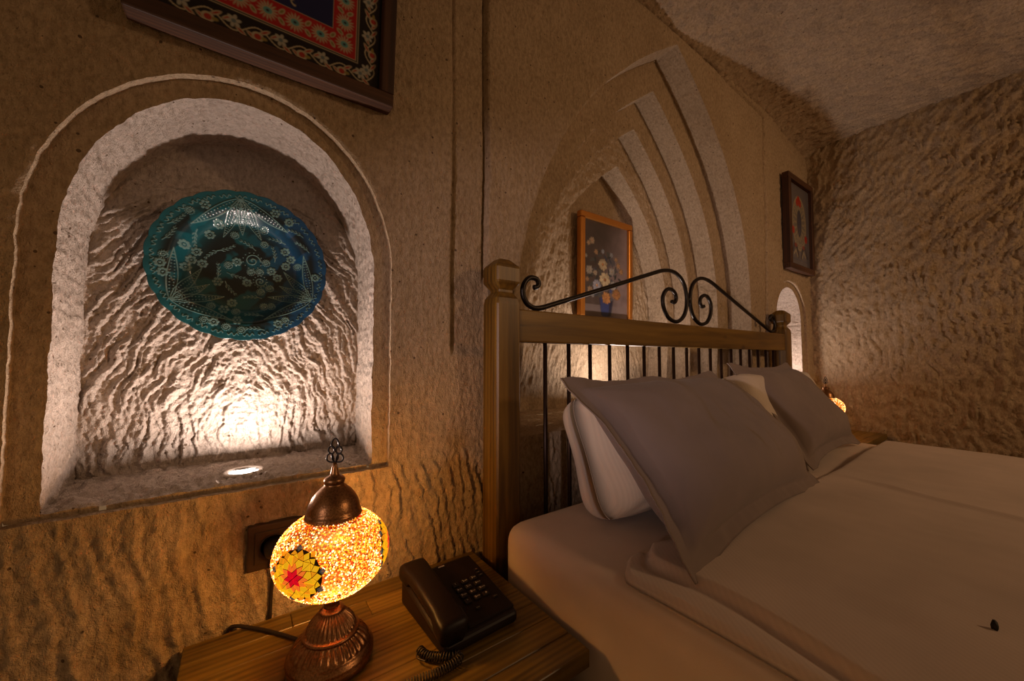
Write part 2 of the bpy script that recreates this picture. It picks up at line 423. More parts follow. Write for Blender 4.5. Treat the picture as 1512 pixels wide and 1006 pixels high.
def jamb(P, y0, y1, amp, seed, step=0.006, P2=None, sill=None, a2=0.012):
    """strip that joins an outline at depth y0 to the same (or another) outline at y1"""
    m = max(2, int(abs(y1-y0)/step)+1); ys = np.linspace(y0, y1, m)
    T = np.roll(P, -1, 0)-np.roll(P, 1, 0); T /= np.linalg.norm(T, axis=1)[:, None]
    Nn = np.stack([T[:, 1], -T[:, 0]], 1)
    s = np.arange(len(P))*0.004
    V = []
    for k, y in enumerate(ys):
        f = k/(m-1); fd = min(1, 1.0*min(k, m-1-k)/2)
        d = amp*fd*(fbm(s/0.012, np.full_like(s, y/0.02), seed, 3) + 0.8*fbm(s/0.06, np.full_like(s, y/0.05), seed+4, 2))
        d = d*(1+1.1*(P[:, 1] < P[:, 1].min()+0.012))
        Q = P if P2 is None else P*(1-f)+P2*f
        Q = Q + Nn*d[:, None]
        V.append(np.stack([Q[:, 0], np.full(len(Q), y), Q[:, 1]], 1))
    n = len(P); V = np.concatenate(V)
    i, k = np.meshgrid(np.arange(m-1), np.arange(n), indexing='ij')
    a = (i*n+k).ravel(); b = (i*n+(k+1) % n).ravel()
    return V, np.stack([a, a+n, b+n, b], 1), np.zeros((0, 3), int)
def join(parts):
    V, Q, T, o = [], [], [], 0
    for v, q, t in parts:
        V.append(v); Q.append(q+o); T.append(t+o); o += len(v)
    return np.concatenate(V), np.concatenate(Q), np.concatenate(T)
def spaced(a, b, s0, s1, p=1.0):
    xs = [a]
    while xs[-1] < b:
        f = (xs[-1]-a)/(b-a); xs.append(xs[-1]+s0+(s1-s0)*f**p)
    xs[-1] = b
    return np.array(xs)

# outlines (x, z) on the wall
N1O = wobble(round_arch(0.0, 0.271, 0.762, 1.517, 1.19, p=2.0), 0.0025, 0.05, 1)
N1I = wobble(round_arch(0.0, 0.237, 0.770, 1.486, 1.17, p=2.05), 0.003, 0.04, 2)
A = [wobble(pointed_arch(hw, 0.785, ap), 0.003, 0.08, 5+k) for k, (hw, ap) in
     enumerate([(0.735, 2.325), (0.625, 2.180), (0.535, 2.052), (0.470, 1.910)])]
AY = [0.0, 0.11, 0.205, 0.29, 0.40]
N2O = wobble(round_arch(2.605, 0.232, 0.78, 1.452, 1.22), 0.0025, 0.05, 11)
N2I = wobble(round_arch(2.605, 0.180, 0.787, 1.418, 1.23), 0.003, 0.04, 12)
END_X = 2.935
WALL_TOP = 2.42

def front_relief(X, Z):
    h = (0.0024+0.0022*sstep(X, 0.5, 1.0))*chisel(X, Z, 0.010+0.006*(X > 0.52), 0.034, 20) + 0.0022*fbm(X/0.05, Z/0.06, 24, 3) + 0.006*fbm(X/0.4, Z/0.4, 28, 2)
    low = sstep(0.80 - Z, 0.0, 0.06)*(X < 0.75)
    h = h + low*(0.0080*ledges(X+0.18*(Z-0.6), Z, 0.026, 0.085, 31, 0.8) + 0.003*fbm(X/0.03, Z/0.03, 33, 3))
    md = sstep(1.05-Z, 0, 0.2)*sstep(X, 0.27, 0.32)*(X < 0.75)
    h = h + md*0.0026*chisel(X, Z, 0.014, 0.05, 36)
    # shallow pilaster and its grooves beside the headboard
    wv = 0.004*perlin(Z/0.3, Z*0, 40)
    up = sstep(Z, 1.0, 1.04)
    h = h - 0.011*up*(sstep(X, 0.419+wv, 0.424+wv) - sstep(X, 0.516+wv*.6, 0.524+wv*.6))
    h = h - 0.022*sstep(Z, 1.18, 1.24)*np.exp(-((X-0.521-0.6*wv)/0.0045)**2)
    h = h - 0.010*up*np.exp(-((X-0.424-wv)/0.0045)**2)
    # groove under the ceiling and down the far side of the arch panel
    gz = 2.385-0.045*sstep(X, 1.5, 2.3)+0.006*perlin(X/0.2, X*0, 43)
    h = h - 0.026*np.exp(-((Z-gz)/0.009)**2)*sstep(X, 0.5, 0.53)*(1-sstep(X, 2.29, 2.31))
    gx = 2.297-0.03*(2.34-Z)/1.2+0.008*perlin(Z/0.25, Z*0, 45)
    h = h - 0.024*np.exp(-((X-gx)/0.009)**2)*(1-sstep(Z, 2.335, 2.35))
    return h
xs = np.concatenate([spaced(-1.05, -0.45, 0.012, 0.005)[:-1], spaced(-0.45, 0.62, 0.0036, 0.0040)[:-1], spaced(0.62, END_X+0.03, 0.0045, 0.008)])
zs = np.concatenate([spaced(0.0, 0.45, 0.05, 0.01)[:-1], spaced(0.45, 1.6, 0.0040, 0.0044)[:-1], spaced(1.6, WALL_TOP+0.06, 0.0045, 0.007)])
V, Q, T_ = join([sheet(xs, zs, front_relief, 0.0, None, [N1O, A[0], N2O])])
wall_back = tag(link('wall_back', np_mesh('wall_back', V, Q, T_), M['tuff']), kind='structure',
                label='rough carved beige tuff wall with lit niches behind the bed', )

def ring_relief(X, Z): return 0.0010*chisel(X, Z, 0.006, 0.02, 50)+0.0012*fbm(X/0.04, Z/0.04, 52, 3)
def niche_relief(X, Z):
    # nested strokes: upright near the sill, bending over into hoops higher up
    x, z = X, Z-0.80
    zz = np.maximum(z, 0)*0.80; c = 0.11
    wv = 0.012*fbm(X/0.07, Z/0.07, 60, 2)
    def hoop(sx, seed):
        r = np.sqrt((x+sx*c)**2 + zz**2 + 1e-6); th = np.arctan2(zz, sx*(x+sx*c))
        return 0.75*ledges(-r+wv, th*0.25, 0.025, 0.060, seed) + 0.55*ledges(-r+1.5*wv, th*0.25, 0.0125, 0.028, seed+20, 1.2)
    w = sstep(x+0.03*perlin(X/0.03, Z/0.03, 61), -0.03, 0.03)
    hp = hoop(-1, 62)*(1-w) + hoop(1, 63)*w
    vert = 0.8*ledges(np.abs(X)+wv, Z, 0.026, 0.075, 66, 0.7) + 0.45*ledges(np.abs(X)+wv, Z, 0.013, 0.03, 86, 1.2)
    k = sstep(z+0.25*wv, 0.03, 0.15)
    h = (1-k)*vert + k*hp
    amp = 0.0115*(1-0.75*sstep(Z, 1.28, 1.40))
    return amp*h + 0.0036*fbm(X/0.009, Z/0.010, 69, 3)+0.004*fbm(X/0.12, Z/0.12, 71, 2)
BY = 0.205
gx = np.arange(-0.262, 0.2621, 0.0022); gz = np.arange(0.75, 1.51, 0.0022)
gr = np.arange(-0.28, 0.281, 0.004); gq = np.arange(0.755, 1.53, 0.004)
cent = np.array([0.0, 1.1])
N1B = N1I.copy(); N1B[:, 0] *= 1.045; N1B[:, 1] = np.where(N1I[:, 1] < 0.79, N1I[:, 1]+0.004, N1I[:, 1])
def add_niche(name, parts, mat, label):
    V, Q, T_ = join(parts); o = link(name, np_mesh(name, V, Q, T_), mat, wall_back); o['label'] = label; return o
add_niche('niche_border', [sheet(gr, gq, ring_relief, 0.018, N1O, [N1I]), jamb(N1O, 0.0, 0.018, 0.001, 80, 0.004)], M['tuff'],
          'flat carved border band around the lit round-arched niche')
back = sheet(gx, gz, niche_relief, BY, N1B)
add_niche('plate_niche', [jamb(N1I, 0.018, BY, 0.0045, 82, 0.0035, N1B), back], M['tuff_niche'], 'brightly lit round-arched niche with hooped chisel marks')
def arch_relief(X, Z): return 0.0040*chisel(X, Z, 0.013, 0.040, 90)+0.0025*fbm(X/0.05, Z/0.05, 92, 3)
def recess_relief(X, Z):
    return 0.0065*ledges(X+0.25*(Z-1.0)*np.sign(X-1.45), Z, 0.020, 0.05, 95)+0.003*fbm(X/0.03, Z/0.03, 97, 3)
names = ['outer_arch_step', 'second_arch_step', 'third_arch_step', 'inner_arch_recess']
for k in range(4):
    ax = np.arange(A[k][:, 0].min()-0.02, A[k][:, 0].max()+0.02, 0.0062)
    az = np.concatenate([np.arange(0.76, 1.2, 0.008), np.arange(1.2, A[k][:, 1].max()+0.02, 0.0062)])
    pts = [jamb(A[k], AY[k], AY[k+1], 0.0025, 100+k, 0.010),
           sheet(ax, az, recess_relief if k == 3 else arch_relief, AY[k+1], A[k], [A[k+1]] if k < 3 else [])]
    o = add_niche(names[k], pts, M['tuff'], 'pointed stepped arch of the recess behind the headboard')
g2x = np.arange(2.34, 2.87, 0.007); g2z = np.arange(0.76, 1.47, 0.007)
add_niche('small_niche_border', [sheet(g2x, g2z, ring_relief, 0.013, N2O, [N2I]), jamb(N2O, 0.0, 0.013, 0.001, 110, 0.006)], M['tuff'],
          'carved border of the small lit niche near the corner')
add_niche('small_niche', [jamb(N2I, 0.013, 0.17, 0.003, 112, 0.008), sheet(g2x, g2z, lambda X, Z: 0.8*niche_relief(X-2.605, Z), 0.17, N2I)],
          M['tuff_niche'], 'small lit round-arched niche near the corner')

# end wall, ceiling, floor
def surf(name, U, Vv, fpos, mat, kind='structure', label=None, flip=False):
    P = fpos(U, Vv); n, m = U.shape
    o = link(name, np_mesh(name, P.reshape(-1, 3), grid_quads(n, m, 0, flip)), mat)
    tag(o, label, None, None, kind); return o
ys = -spaced(-0.03, 3.6, 0.0075, 0.012, 0.6); ze = np.concatenate([np.arange(0, 0.5, 0.05), np.arange(0.5, 2.46, 0.0078)])
Y_, Z_ = np.meshgrid(ys, ze, indexing='ij')
def end_pos(Y, Z):
    sl = 0.35*sstep(Z, 1.15, 2.0)
    a = Y + sl*(Z-1.2)
    big = sstep(-Y, 0.35, 0.95)*sstep(Z, 0.8, 1.6)
    h = (0.0125+0.010*big)*ledges(-a, Z, 0.036, 0.055, 120, 1.0) + 0.004*ledges(Z, Y, 0.06, 0.04, 124, 1.2) + 0.003*fbm(Y/0.05, Z/0.05, 126, 3) + 0.012*fbm(Y/0.5, Z/0.5, 128, 2)
    return np.stack([END_X - h + 0*Y, Y, Z], -1)
surf('wall_right', Y_, Z_, end_pos, M['tuff'], label='chisel-marked tuff end wall beyond the bed', flip=True)
cx = np.concatenate([spaced(-1.05, 0.8, 0.03, 0.015)[:-1], spaced(0.8, END_X+0.03, 0.0085, 0.0085)])
cy = -spaced(-0.03, 3.6, 0.008, 0.014, 0.5)
X_, Y2 = np.meshgrid(cx, cy, indexing='ij')
def ceil_pos(X, Y):
    base = 2.43 - 0.085*sstep(X, 2.1, END_X)**1.5 - 0.05*np.exp(-np.maximum(-Y, 0)/0.07)
    h = 0.015*ledges(X+0.25*Y, Y, 0.024, 0.055, 130, 1.0)+0.005*chisel(X+0.25*Y, Y, 0.014, 0.04, 131) + 0.003*fbm(X/0.04, Y/0.04, 134, 3) + 0.012*fbm(X/0.45, Y/0.45, 136, 2)
    return np.stack([X, Y, base-h], -1)
surf('ceiling', X_, Y2, ceil_pos, M['tuff_ceiling'], label='rough chiselled tuff ceiling', flip=True)
box('floor', -1.1, END_X+0.1, -3.6, 0.05, -0.05, 0.0, M['floor'])['kind'] = 'structure'

# ------------------------------------------------------------------ recessed niche spotlights
def niche_light(loc, label, power, tilt=(0, 0), size=0.042, spread=170):
    t = empty('niche_spotlight', loc); tag(t, label, 'spotlight', 'recessed uplights in the wall niches')
    lathe('trim_ring', [(-0.012, 0.027), (0.002, 0.034), (0.005, 0.033), (0.0055, 0.029), (0.003, 0.0245), (0.001, 0.024)], 40, None, M['metal_ring'], t)
    lathe('lens', [(0.0, 0.0246), (0.0022, 0.0240), (0.0030, 0.012)], 32, None, M['led'], t)
    l = bpy.data.lights.new('niche_lamp', 'AREA'); l.shape = 'DISK'; l.size = size; l.energy = power; l.color = LED; l.spread = R(spread)
    o = bpy.data.objects.new('niche_lamp', l); COL.objects.link(o); o.parent = t
    o.location = (0, 0, 0.0075); o.rotation_euler = (PI + tilt[0], tilt[1], 0)
    return t
niche_light((0.009, 0.092, 0.7715), 'small round spotlight glowing on the sill under the turquoise plate', 2.5, (R(6), 0), 0.046, 180)
niche_light((1.36, 0.20, 0.7885), 'round spotlight on the sill of the pointed recess behind the headboard', 3.6)
niche_light((2.605, 0.085, 0.7885), 'round spotlight on the sill of the small corner niche', 2.2)

# ------------------------------------------------------------------ painter for printed and glazed surfaces
class Canvas:
    def __init__(s, w, h, nx, ny, col):
        s.w, s.h = w, h
        s.X, s.Y = np.meshgrid(np.linspace(0, w, nx), np.linspace(0, h, ny), indexing='ij')
        s.C = np.empty((nx, ny, 3)); s.C[:] = col
        s.H = np.zeros((nx, ny)); s.px = w/(nx-1)
    def put(s, d, col, box=None, alpha=1.0, lift=0.0):
        a = np.clip(0.5 - d/s.px/1.3, 0, 1)*alpha
        v = s.C if box is None else s.C[box]
        v += (np.asarray(col)-v)*a[..., None]
        if lift:
            hh = s.H if box is None else s.H[box]; np.maximum(hh, a*lift, out=hh)
    def win(s, x0, x1, y0, y1):
        nx, ny = s.X.shape; p = 2
        i0 = max(0, int(x0/s.w*(nx-1))-p); i1 = min(nx, int(x1/s.w*(nx-1))+p+2)
        j0 = max(0, int(y0/s.h*(ny-1))-p); j1 = min(ny, int(y1/s.h*(ny-1))+p+2)
        if i1 <= i0 or j1 <= j0: return None
        return (slice(i0, i1), slice(j0, j1))
    def rect(s, x0, x1, y0, y1, col):
        d = np.maximum(np.maximum(x0-s.X, s.X-x1), np.maximum(y0-s.Y, s.Y-y1)); s.put(d, col)
    def ell(s, cx, cy, rx, ry, col, ang=0.0, alpha=1.0, lift=0.0, ring=None):
        r = max(rx, ry); b = s.win(cx-r, cx+r, cy-r, cy+r)
        if b is None: return
        x, y = s.X[b]-cx, s.Y[b]-cy; c, sn = math.cos(ang), math.sin(ang)
        u, v = x*c+y*sn, -x*sn+y*c
        d = (np.sqrt((u/rx)**2+(v/ry)**2)-1)*min(rx, ry)
        if ring: d = np.abs(d)-ring
        s.put(d, col, b, alpha, lift)
    def line(s, P, wd, col, lift=0.0, taper=False):
        P = np.asarray(P, float); n = len(P)
        for k in range(n-1):
            a, c = P[k], P[k+1]; w = wd*(1-0.75*k/(n-1)) if taper else wd
            b = s.win(min(a[0], c[0])-w, max(a[0], c[0])+w, min(a[1], c[1])-w, max(a[1], c[1])+w)
            if b is None: continue
            D = c-a; t = np.clip(((s.X[b]-a[0])*D[0]+(s.Y[b]-a[1])*D[1])/(D@D+1e-12), 0, 1)
            s.put(np.hypot(s.X[b]-a[0]-t*D[0], s.Y[b]-a[1]-t*D[1])-w, col, b, 1.0, lift)
    def bloom(s, cx, cy, r, n, pet, core, rnd):
        s.ell(cx, cy, r*0.95, r*0.9, tuple(c*0.45 for c in pet), 0, 0.9)
        for lay in (0.98, 0.66):
            for k in range(n):
                t = rnd.random()*0.3+2*PI*k/n; v = 0.7+0.5*rnd.random(); q = r*lay*(0.85+0.3*rnd.random())
                s.ell(cx+0.56*q*math.cos(t), cy+0.52*q*math.sin(t), 0.46*q, 0.22*q, tuple(c*v for c in pet), t, 0.85)
        s.ell(cx, cy, 0.26*r, 0.24*r, core, 0, 0.9); s.ell(cx-0.08*r, cy+0.06*r, 0.1*r, 0.1*r, tuple(min(1, c*2.2) for c in core))
    def flower(s, cx, cy, r, n, pet, core, ang=0.0, slim=0.42, lift=0.0):
        for k in range(n):
            t = ang+2*PI*k/n
            s.ell(cx+0.6*r*math.cos(t), cy+0.6*r*math.sin(t), 0.42*r, slim*r, pet, t, 1.0, lift)
        s.ell(cx, cy, 0.3*r, 0.3*r, core, 0, 1.0, lift)
    def mesh(s, name, place, lift=0.0):
        P = place(s.X, s.Y, s.H)
        nx, ny = s.X.shape
        return np_mesh(name, P.reshape(-1, 3), grid_quads(nx, ny), None, True, s.C.reshape(-1, 3))

# ------------------------------------------------------------------ turquoise plate
def make_plate():
    rp = 0.160; rnd = random.Random(4); n = 600
    c = Canvas(2*rp*1.04, 2*rp*1.04, n, n, (0.004, 0.010, 0.012)); o = rp*1.04
    X, Y = c.X-o, c.Y-o; rr = np.hypot(X, Y)/rp; th = np.arctan2(Y, X)
    # glaze: black ground, turquoise pools, blue rim; bluer right side paints in cool light
    tq, bl = np.array((0.004, 0.082, 0.100)), np.array((0.005, 0.052, 0.125))
    k = sstep(fbm(X/0.05, Y/0.05, 150, 3), -0.02, 0.22)*0.85
    k = np.maximum(k, sstep(rr, 0.80, 0.93)); k = np.maximum(k, 0.75*np.exp(-((rr-0.62)/0.10)**2))
    bm_ = sstep(X, -0.02, 0.10)[..., None]
    c.C += ((tq*(1-bm_)+bl*bm_)-c.C)*k[..., None]
    lt = (0.11, 0.20, 0.19); LH = 0.0012
    def leafy(x, y, a, L, curl=0.5, w=0.0011):
        P = [(x, y)]; aa = a
        for q in range(10):
            aa += curl*0.12; P.append((P[-1][0]+L/10*math.cos(aa), P[-1][1]+L/10*math.sin(aa)))
        c.line([(p[0]+o, p[1]+o) for p in P], w, lt, LH, True)
        for q in range(2, 10, 2):
            for sgn in (1, -1):
                b = a + curl*0.12*q + sgn*0.75; l = 0.0075*(1-0.05*q)
                c.line([(P[q][0]+o, P[q][1]+o), (P[q][0]+l*.6*math.cos(b)+o, P[q][1]+l*.6*math.sin(b)+o), (P[q][0]+l*math.cos(b-sgn*.25)+o, P[q][1]+l*math.sin(b-sgn*.25)+o)], 0.0007, lt, LH)
    def paisley(x, y, a, L, w):
        u, v = math.cos(a), math.sin(a)
        for kk, (wf, colr) in enumerate(((1.0, lt), (0.86, (0.008, 0.085, 0.10)))):
            out = []
            for t in np.linspace(0, 1, 26): out.append((t, wf*w*math.sin(PI*t**0.75)))
            for sg in (1, -1):
                P = [(x+u*L*t-v*sg*h+o, y+v*L*t+u*sg*h+o) for t, h in out]
                if kk == 0: c.line(P, 0.0008, lt, LH)
        for t in np.linspace(0.15, 0.88, 13):
            for fr in (-0.4, 0.4):
                h = fr*w*math.sin(PI*t**0.75)
                c.ell(x+u*L*t-v*h+o, y+v*L*t+u*h+o, 0.0012, 0.0012, lt, 0, 1, LH)
    def daisy(x, y, r, pn=7):
        for q in range(pn):
            t = 2*PI*q/pn; c.ell(x+r*.68*math.cos(t)+o, y+r*.68*math.sin(t)+o, r*.30, r*.30, lt, 0, 1, LH)
        c.ell(x+o, y+o, r*.22, r*.22, lt, 0, 1, LH)
    def spiral(x, y, r, d=1):
        P = [(x+r*(1-t)*math.cos(d*t*11)+o, y+r*(1-t)*math.sin(d*t*11)+o) for t in np.linspace(0, 0.93, 50)]
        c.line(P, 0.0011, lt, LH)
        for t in np.linspace(0, 2*PI, 14): c.ell(x+r*1.2*math.cos(t)+o, y+r*1.2*math.sin(t)+o, 0.0012, 0.0012, lt, 0, 1, LH)
    spots = []
    for q in range(3):                                   # three tulip sprays that sweep in from the rim
        a = PI/2+0.08+q*2*PI/3; bx, by = 0.145*math.cos(a), 0.145*math.sin(a)
        for d, Lp in ((-0.95, 0.105), (-0.42, 0.085), (0.0, 0.07), (0.42, 0.085), (0.95, 0.105)):
            paisley(bx, by, a+PI+d, Lp, 0.0085)
            for t in (0.15, 0.4, 0.65, 0.9): spots.append((bx+Lp*t*math.cos(a+PI+d), by+Lp*t*math.sin(a+PI+d), 0.010))
    spiral(0.014, 0.020, 0.015); spots.append((0.014, 0.020, 0.019)); spiral(0.030, -0.026, 0.011, -1); spots.append((0.030, -0.026, 0.014))
    for k in range(2600):
        ra = 0.140*math.sqrt(rnd.random()); a = rnd.random()*2*PI; x, y = ra*math.cos(a), ra*math.sin(a)
        kind = rnd.random() if k > 260 else 0.5+0.3*rnd.random(); R_ = 0.0100 if kind < 0.35 else (0.0165 if kind < 0.9 else 0.0075)
        if any((x-u)**2+(y-v)**2 < (R_+w)**2*0.80 for u, v, w in spots): continue
        spots.append((x, y, R_))
        if kind < 0.35: daisy(x, y, 0.0098, rnd.choice([6, 7, 8]))
        elif kind < 0.9:
            b = a+PI/2+rnd.choice([-.5, .4, 2.9]); leafy(x-0.018*math.cos(b), y-0.018*math.sin(b), b-0.3, 0.038, 0.55, 0.0008)
        else: spiral(x, y, 0.006)
    for q in range(34):                                  # little squiggles along the rim
        a = q*2*PI/34+0.1; P = []
        for t in np.linspace(0, 1, 14): P.append(((0.1490+0.0030*math.sin(t*13))*math.cos(a+t*.13)+o, (0.1490+0.0030*math.sin(t*13))*math.sin(a+t*.13)+o))
        c.line(P, 0.0007, lt, LH)
    # polar mesh sampled from the canvas
    NR, NT = 190, 840
    t = np.linspace(0, 2*PI, NT, endpoint=False); s = np.linspace(0.0, 1, NR)**0.85
    Sg, Tg = np.meshgrid(s, t, indexing='ij')
    rim = 1+0.016*np.abs(np.sin(Tg*13))-0.006
    rad = rp*Sg*(1+(rim-1)*Sg**6)
    x, y = rad*np.cos(Tg), rad*np.sin(Tg)
    fi = np.clip((x+o)/c.w*(n-1), 0, n-1.001); fj = np.clip((y+o)/c.h*(n-1), 0, n-1.001)
    i0, j0 = fi.astype(int), fj.astype(int); a, b = fi-i0, fj-j0
    def samp(A_):
        e = (lambda w: w[..., None]) if A_.ndim == 3 else (lambda w: w)
        return A_[i0, j0]*e((1-a)*(1-b))+A_[i0+1, j0]*e(a*(1-b))+A_[i0, j0+1]*e((1-a)*b)+A_[i0+1, j0+1]*e(a*b)
    colr, hh = samp(c.C), samp(c.H)
    dish = 0.030*sstep(Sg, 0.58, 0.80) + 0.008*Sg**3 + 0.0015*np.abs(np.sin(Tg*13))*sstep(Sg, 0.8, 1)
    V = np.stack([x, -dish-hh*0.8, y], -1).reshape(-1, 3)
    bi = np.r_[np.arange(0, NR-1, 12), NR-1]; NB = len(bi)
    back_ = np.stack([x, -dish+0.006+0*x, y], -1)[bi].reshape(-1, 3)
    i, kq = np.meshgrid(np.arange(NR-1), np.arange(NT), indexing='ij')
    aa = (i*NT+kq).ravel(); bb = (i*NT+(kq+1) % NT).ravel()
    q1 = np.stack([aa, aa+NT, bb+NT, bb], 1); off = NR*NT
    e0 = (NR-1)*NT+np.arange(NT); e1 = (NR-1)*NT+(np.arange(NT)+1) % NT
    f0 = off+(NB-1)*NT+np.arange(NT); f1 = off+(NB-1)*NT+(np.arange(NT)+1) % NT
    q3 = np.stack([e0, f0, f1, e1], 1)
    i, kq = np.meshgrid(np.arange(NB-1), np.arange(NT), indexing='ij')
    ab = (i*NT+kq).ravel()+off; bb2 = (i*NT+(kq+1) % NT).ravel()+off
    q2 = np.stack([bb2, bb2+NT, ab+NT, ab], 1)
    me = np_mesh('glazed_dish', np.concatenate([V, back_]), np.concatenate([q1, q2, q3]), None, True,
                 np.concatenate([colr.reshape(-1, 3), np.tile((0.006, 0.08, 0.11), (NB*NT, 1))]))
    t_ = empty('ceramic_plate', (-0.001, 0.190, 1.203)); tag(t_, 'round turquoise and black ceramic plate with scalloped rim hanging in the niche', 'plate')
    d = link('glazed_dish', me, M['plate'], t_); d.rotation_euler = (R(3), 0, 0)
    lathe('foot_ring', [(0.004, 0.055), (0.014, 0.05)], 40, None, plain('dark_teal_glaze', (0.004, 0.05, 0.07), 0.3), t_).rotation_euler = (-PI/2, 0, 0)
    return t_
make_plate()

# ------------------------------------------------------------------ pictures
def picture(name, label, cx, zc, w, h, fw, depth, canvas, fh, fv, art, y, lean=0.0, inner=None, bev=0.003, ry=0.0):
    t = empty(name, (cx, y, zc-h/2)); tag(t, label, 'picture')
    t.rotation_euler = (lean, ry, 0)
    for z0, z1 in ((0, fw), (h-fw, h)):
        box('frame_rail', -w/2, w/2, -depth, 0, z0, z1, fh, t, bev)
    for x0, x1 in ((-w/2, -w/2+fw), (w/2-fw, w/2)):
        box('frame_stile', x0, x1, -depth-0.0006, 0, fw*0.98, h-fw*0.98, fv, t, bev)
    me = canvas.mesh('painting', lambda X, Y, H: np.stack([X-canvas.w/2, -depth*0.55+0*X-H, Y+(h-canvas.h)/2], -1))
    link('painting', me, art, t)
    box('backing', -w/2+fw*.5, w/2-fw*.5, -depth*0.45, -0.001, fw*.5, h-fw*.5, M['frame_h'], t)
    if inner: inner(t)
    return t
def tile_canvas_big():
    w, h = 0.372, 0.548; c = Canvas(w, h, 270, 390, (0.006, 0.005, 0.006))
    cream, red, cy = (0.40, 0.35, 0.25), (0.36, 0.012, 0.012), (0.10, 0.30, 0.32)
    bw = 0.047                                             # black border with floral vine
    def vine(x0, y0, dx, dy, n, L):
        for k in range(n):
            px, py = x0+dx*L*k/n, y0+dy*L*k/n; nx, ny = -dy, dx; st = L/n; sg = 1 if k % 2 else -1
            P = [(px+dx*st*t+nx*sg*0.010*math.sin(PI*t), py+dy*st*t+ny*sg*0.010*math.sin(PI*t)) for t in np.linspace(0, 1, 9)]
            c.line(P, 0.0011, cream)
            mx, my = px+dx*st*.5, py+dy*st*.5; an = math.atan2(dy, dx)
            for q, off in ((0.25, -1), (0.8, 1)):
                lx, ly = px+dx*st*q+nx*sg*off*0.007, py+dy*st*q+ny*sg*off*0.007
                c.ell(lx, ly, 0.0095, 0.0036, cream, an+0.6*off*sg); c.ell(lx, ly, 0.0060, 0.0016, (0.32, 0.03, 0.02), an+0.6*off*sg)
            if k % 2 == 0:
                c.flower(mx+nx*sg*-0.006, my+ny*sg*-0.006, 0.0115, 6, (0.36, 0.36, 0.32), (0.12, 0.17, 0.20), 0.3, 0.26)
            else:
                c.ell(mx+nx*sg*-0.005, my+ny*sg*-0.005, 0.0095, 0.0085, cream, an); c.ell(mx+nx*sg*-0.005, my+ny*sg*-0.005, 0.0055, 0.005, (0.34, 0.03, 0.02))
                c.ell(mx+nx*sg*-0.005+dx*.010, my+ny*sg*-0.005+dy*.010, 0.005, 0.003, (0.25, 0.20, 0.06), an)
    m = bw/2
    vine(m, m, 1, 0, 9, w-bw); vine(m, h-m, 1, 0, 9, w-bw); vine(w-m, m, 0, 1, 14, h-bw); vine(m, m, 0, 1, 14, h-bw)
    c.rect(bw, w-bw, bw, h-bw, cream); c.rect(bw+.0015, w-bw-.0015, bw+.0015, h-bw-.0015, (0.01, 0.01, 0.012))
    c.rect(bw+.004, w-bw-.004, bw+.004, h-bw-.004, cream); c.rect(bw+.0055, w-bw-.0055, bw+.0055, h-bw-.0055, red)
    rb = bw+0.0055; rw = 0.044
    def sun(x, y):
        for k in range(16):
            t = 2*PI*k/16; c.ell(x+0.0115*math.cos(t), y+0.0115*math.sin(t), 0.0052, 0.0016, cream, t)
        c.ell(x, y, 0.0092, 0.0078, cream); c.ell(x, y, 0.0072, 0.006, cy); c.ell(x, y, 0.0028, 0.0024, (0.02, 0.03, 0.05))
    def band(x0, y0, dx, dy, n, L):
        for k in range(n):
            px, py = x0+dx*L*k/n, y0+dy*L*k/n; sun(px, py)
            st = L/n; qx, qy = px+dx*st*.5, py+dy*st*.5
            for sg in (1, -1):
                lx, ly = qx-dy*sg*0.009, qy+dx*sg*0.009
                c.ell(lx, ly, 0.0075, 0.0042, cream, math.atan2(dy, dx)+sg*.9); c.ell(lx, ly, 0.0045, 0.0022, (0.20, 0.17, 0.05), math.atan2(dy, dx)+sg*.9)
    r0 = rb+rw/2
    band(r0, r0, 1, 0, 5, w-2*r0); band(r0, h-r0, 1, 0, 5, w-2*r0); band(w-r0, r0, 0, 1, 9, h-2*r0); band(r0, r0, 0, 1, 9, h-2*r0); sun(w-r0, h-r0)
    ib = rb+rw
    c.rect(ib, w-ib, ib, h-ib, cream); c.rect(ib+.001, w-ib-.001, ib+.001, h-ib-.001, (0.008, 0.014, 0.085))
    rnd = random.Random(8)
    for k in range(44):                                    # white curled leaves on blue, denser upwards
        x, y = ib+0.008+rnd.random()*(w-2*ib-0.016), ib+0.006+rnd.random()*(h-2*ib-0.012)
        c.ell(x, y, 0.0065, 0.0038, cream, rnd.random()*6); c.ell(x+.0018, y+.001, 0.0042, 0.0028, (0.008, 0.014, 0.085), rnd.random()*6)
    for k in range(60):
        x, y = w/2+(rnd.random()-.5)*(w-2*ib-0.03), ib+0.045+rnd.random()*(h-2*ib-0.09)
        c.flower(x, y, 0.013, 8, (0.36, 0.31, 0.20), rnd.choice([(0.05, 0.09, 0.2), (0.3, 0.03, 0.02), (0.1, 0.2, 0.16)]), rnd.random(), 0.2)
    return c
pic1 = picture('tile_picture', 'dark wood framed tile picture with red and black floral borders above the round niche', 0.043, 1.552+0.30, 0.424, 0.60, 0.028, 0.040,
        tile_canvas_big(), M['frame_h'], M['frame_v'], M['tile_art'], -0.004, R(4.0))
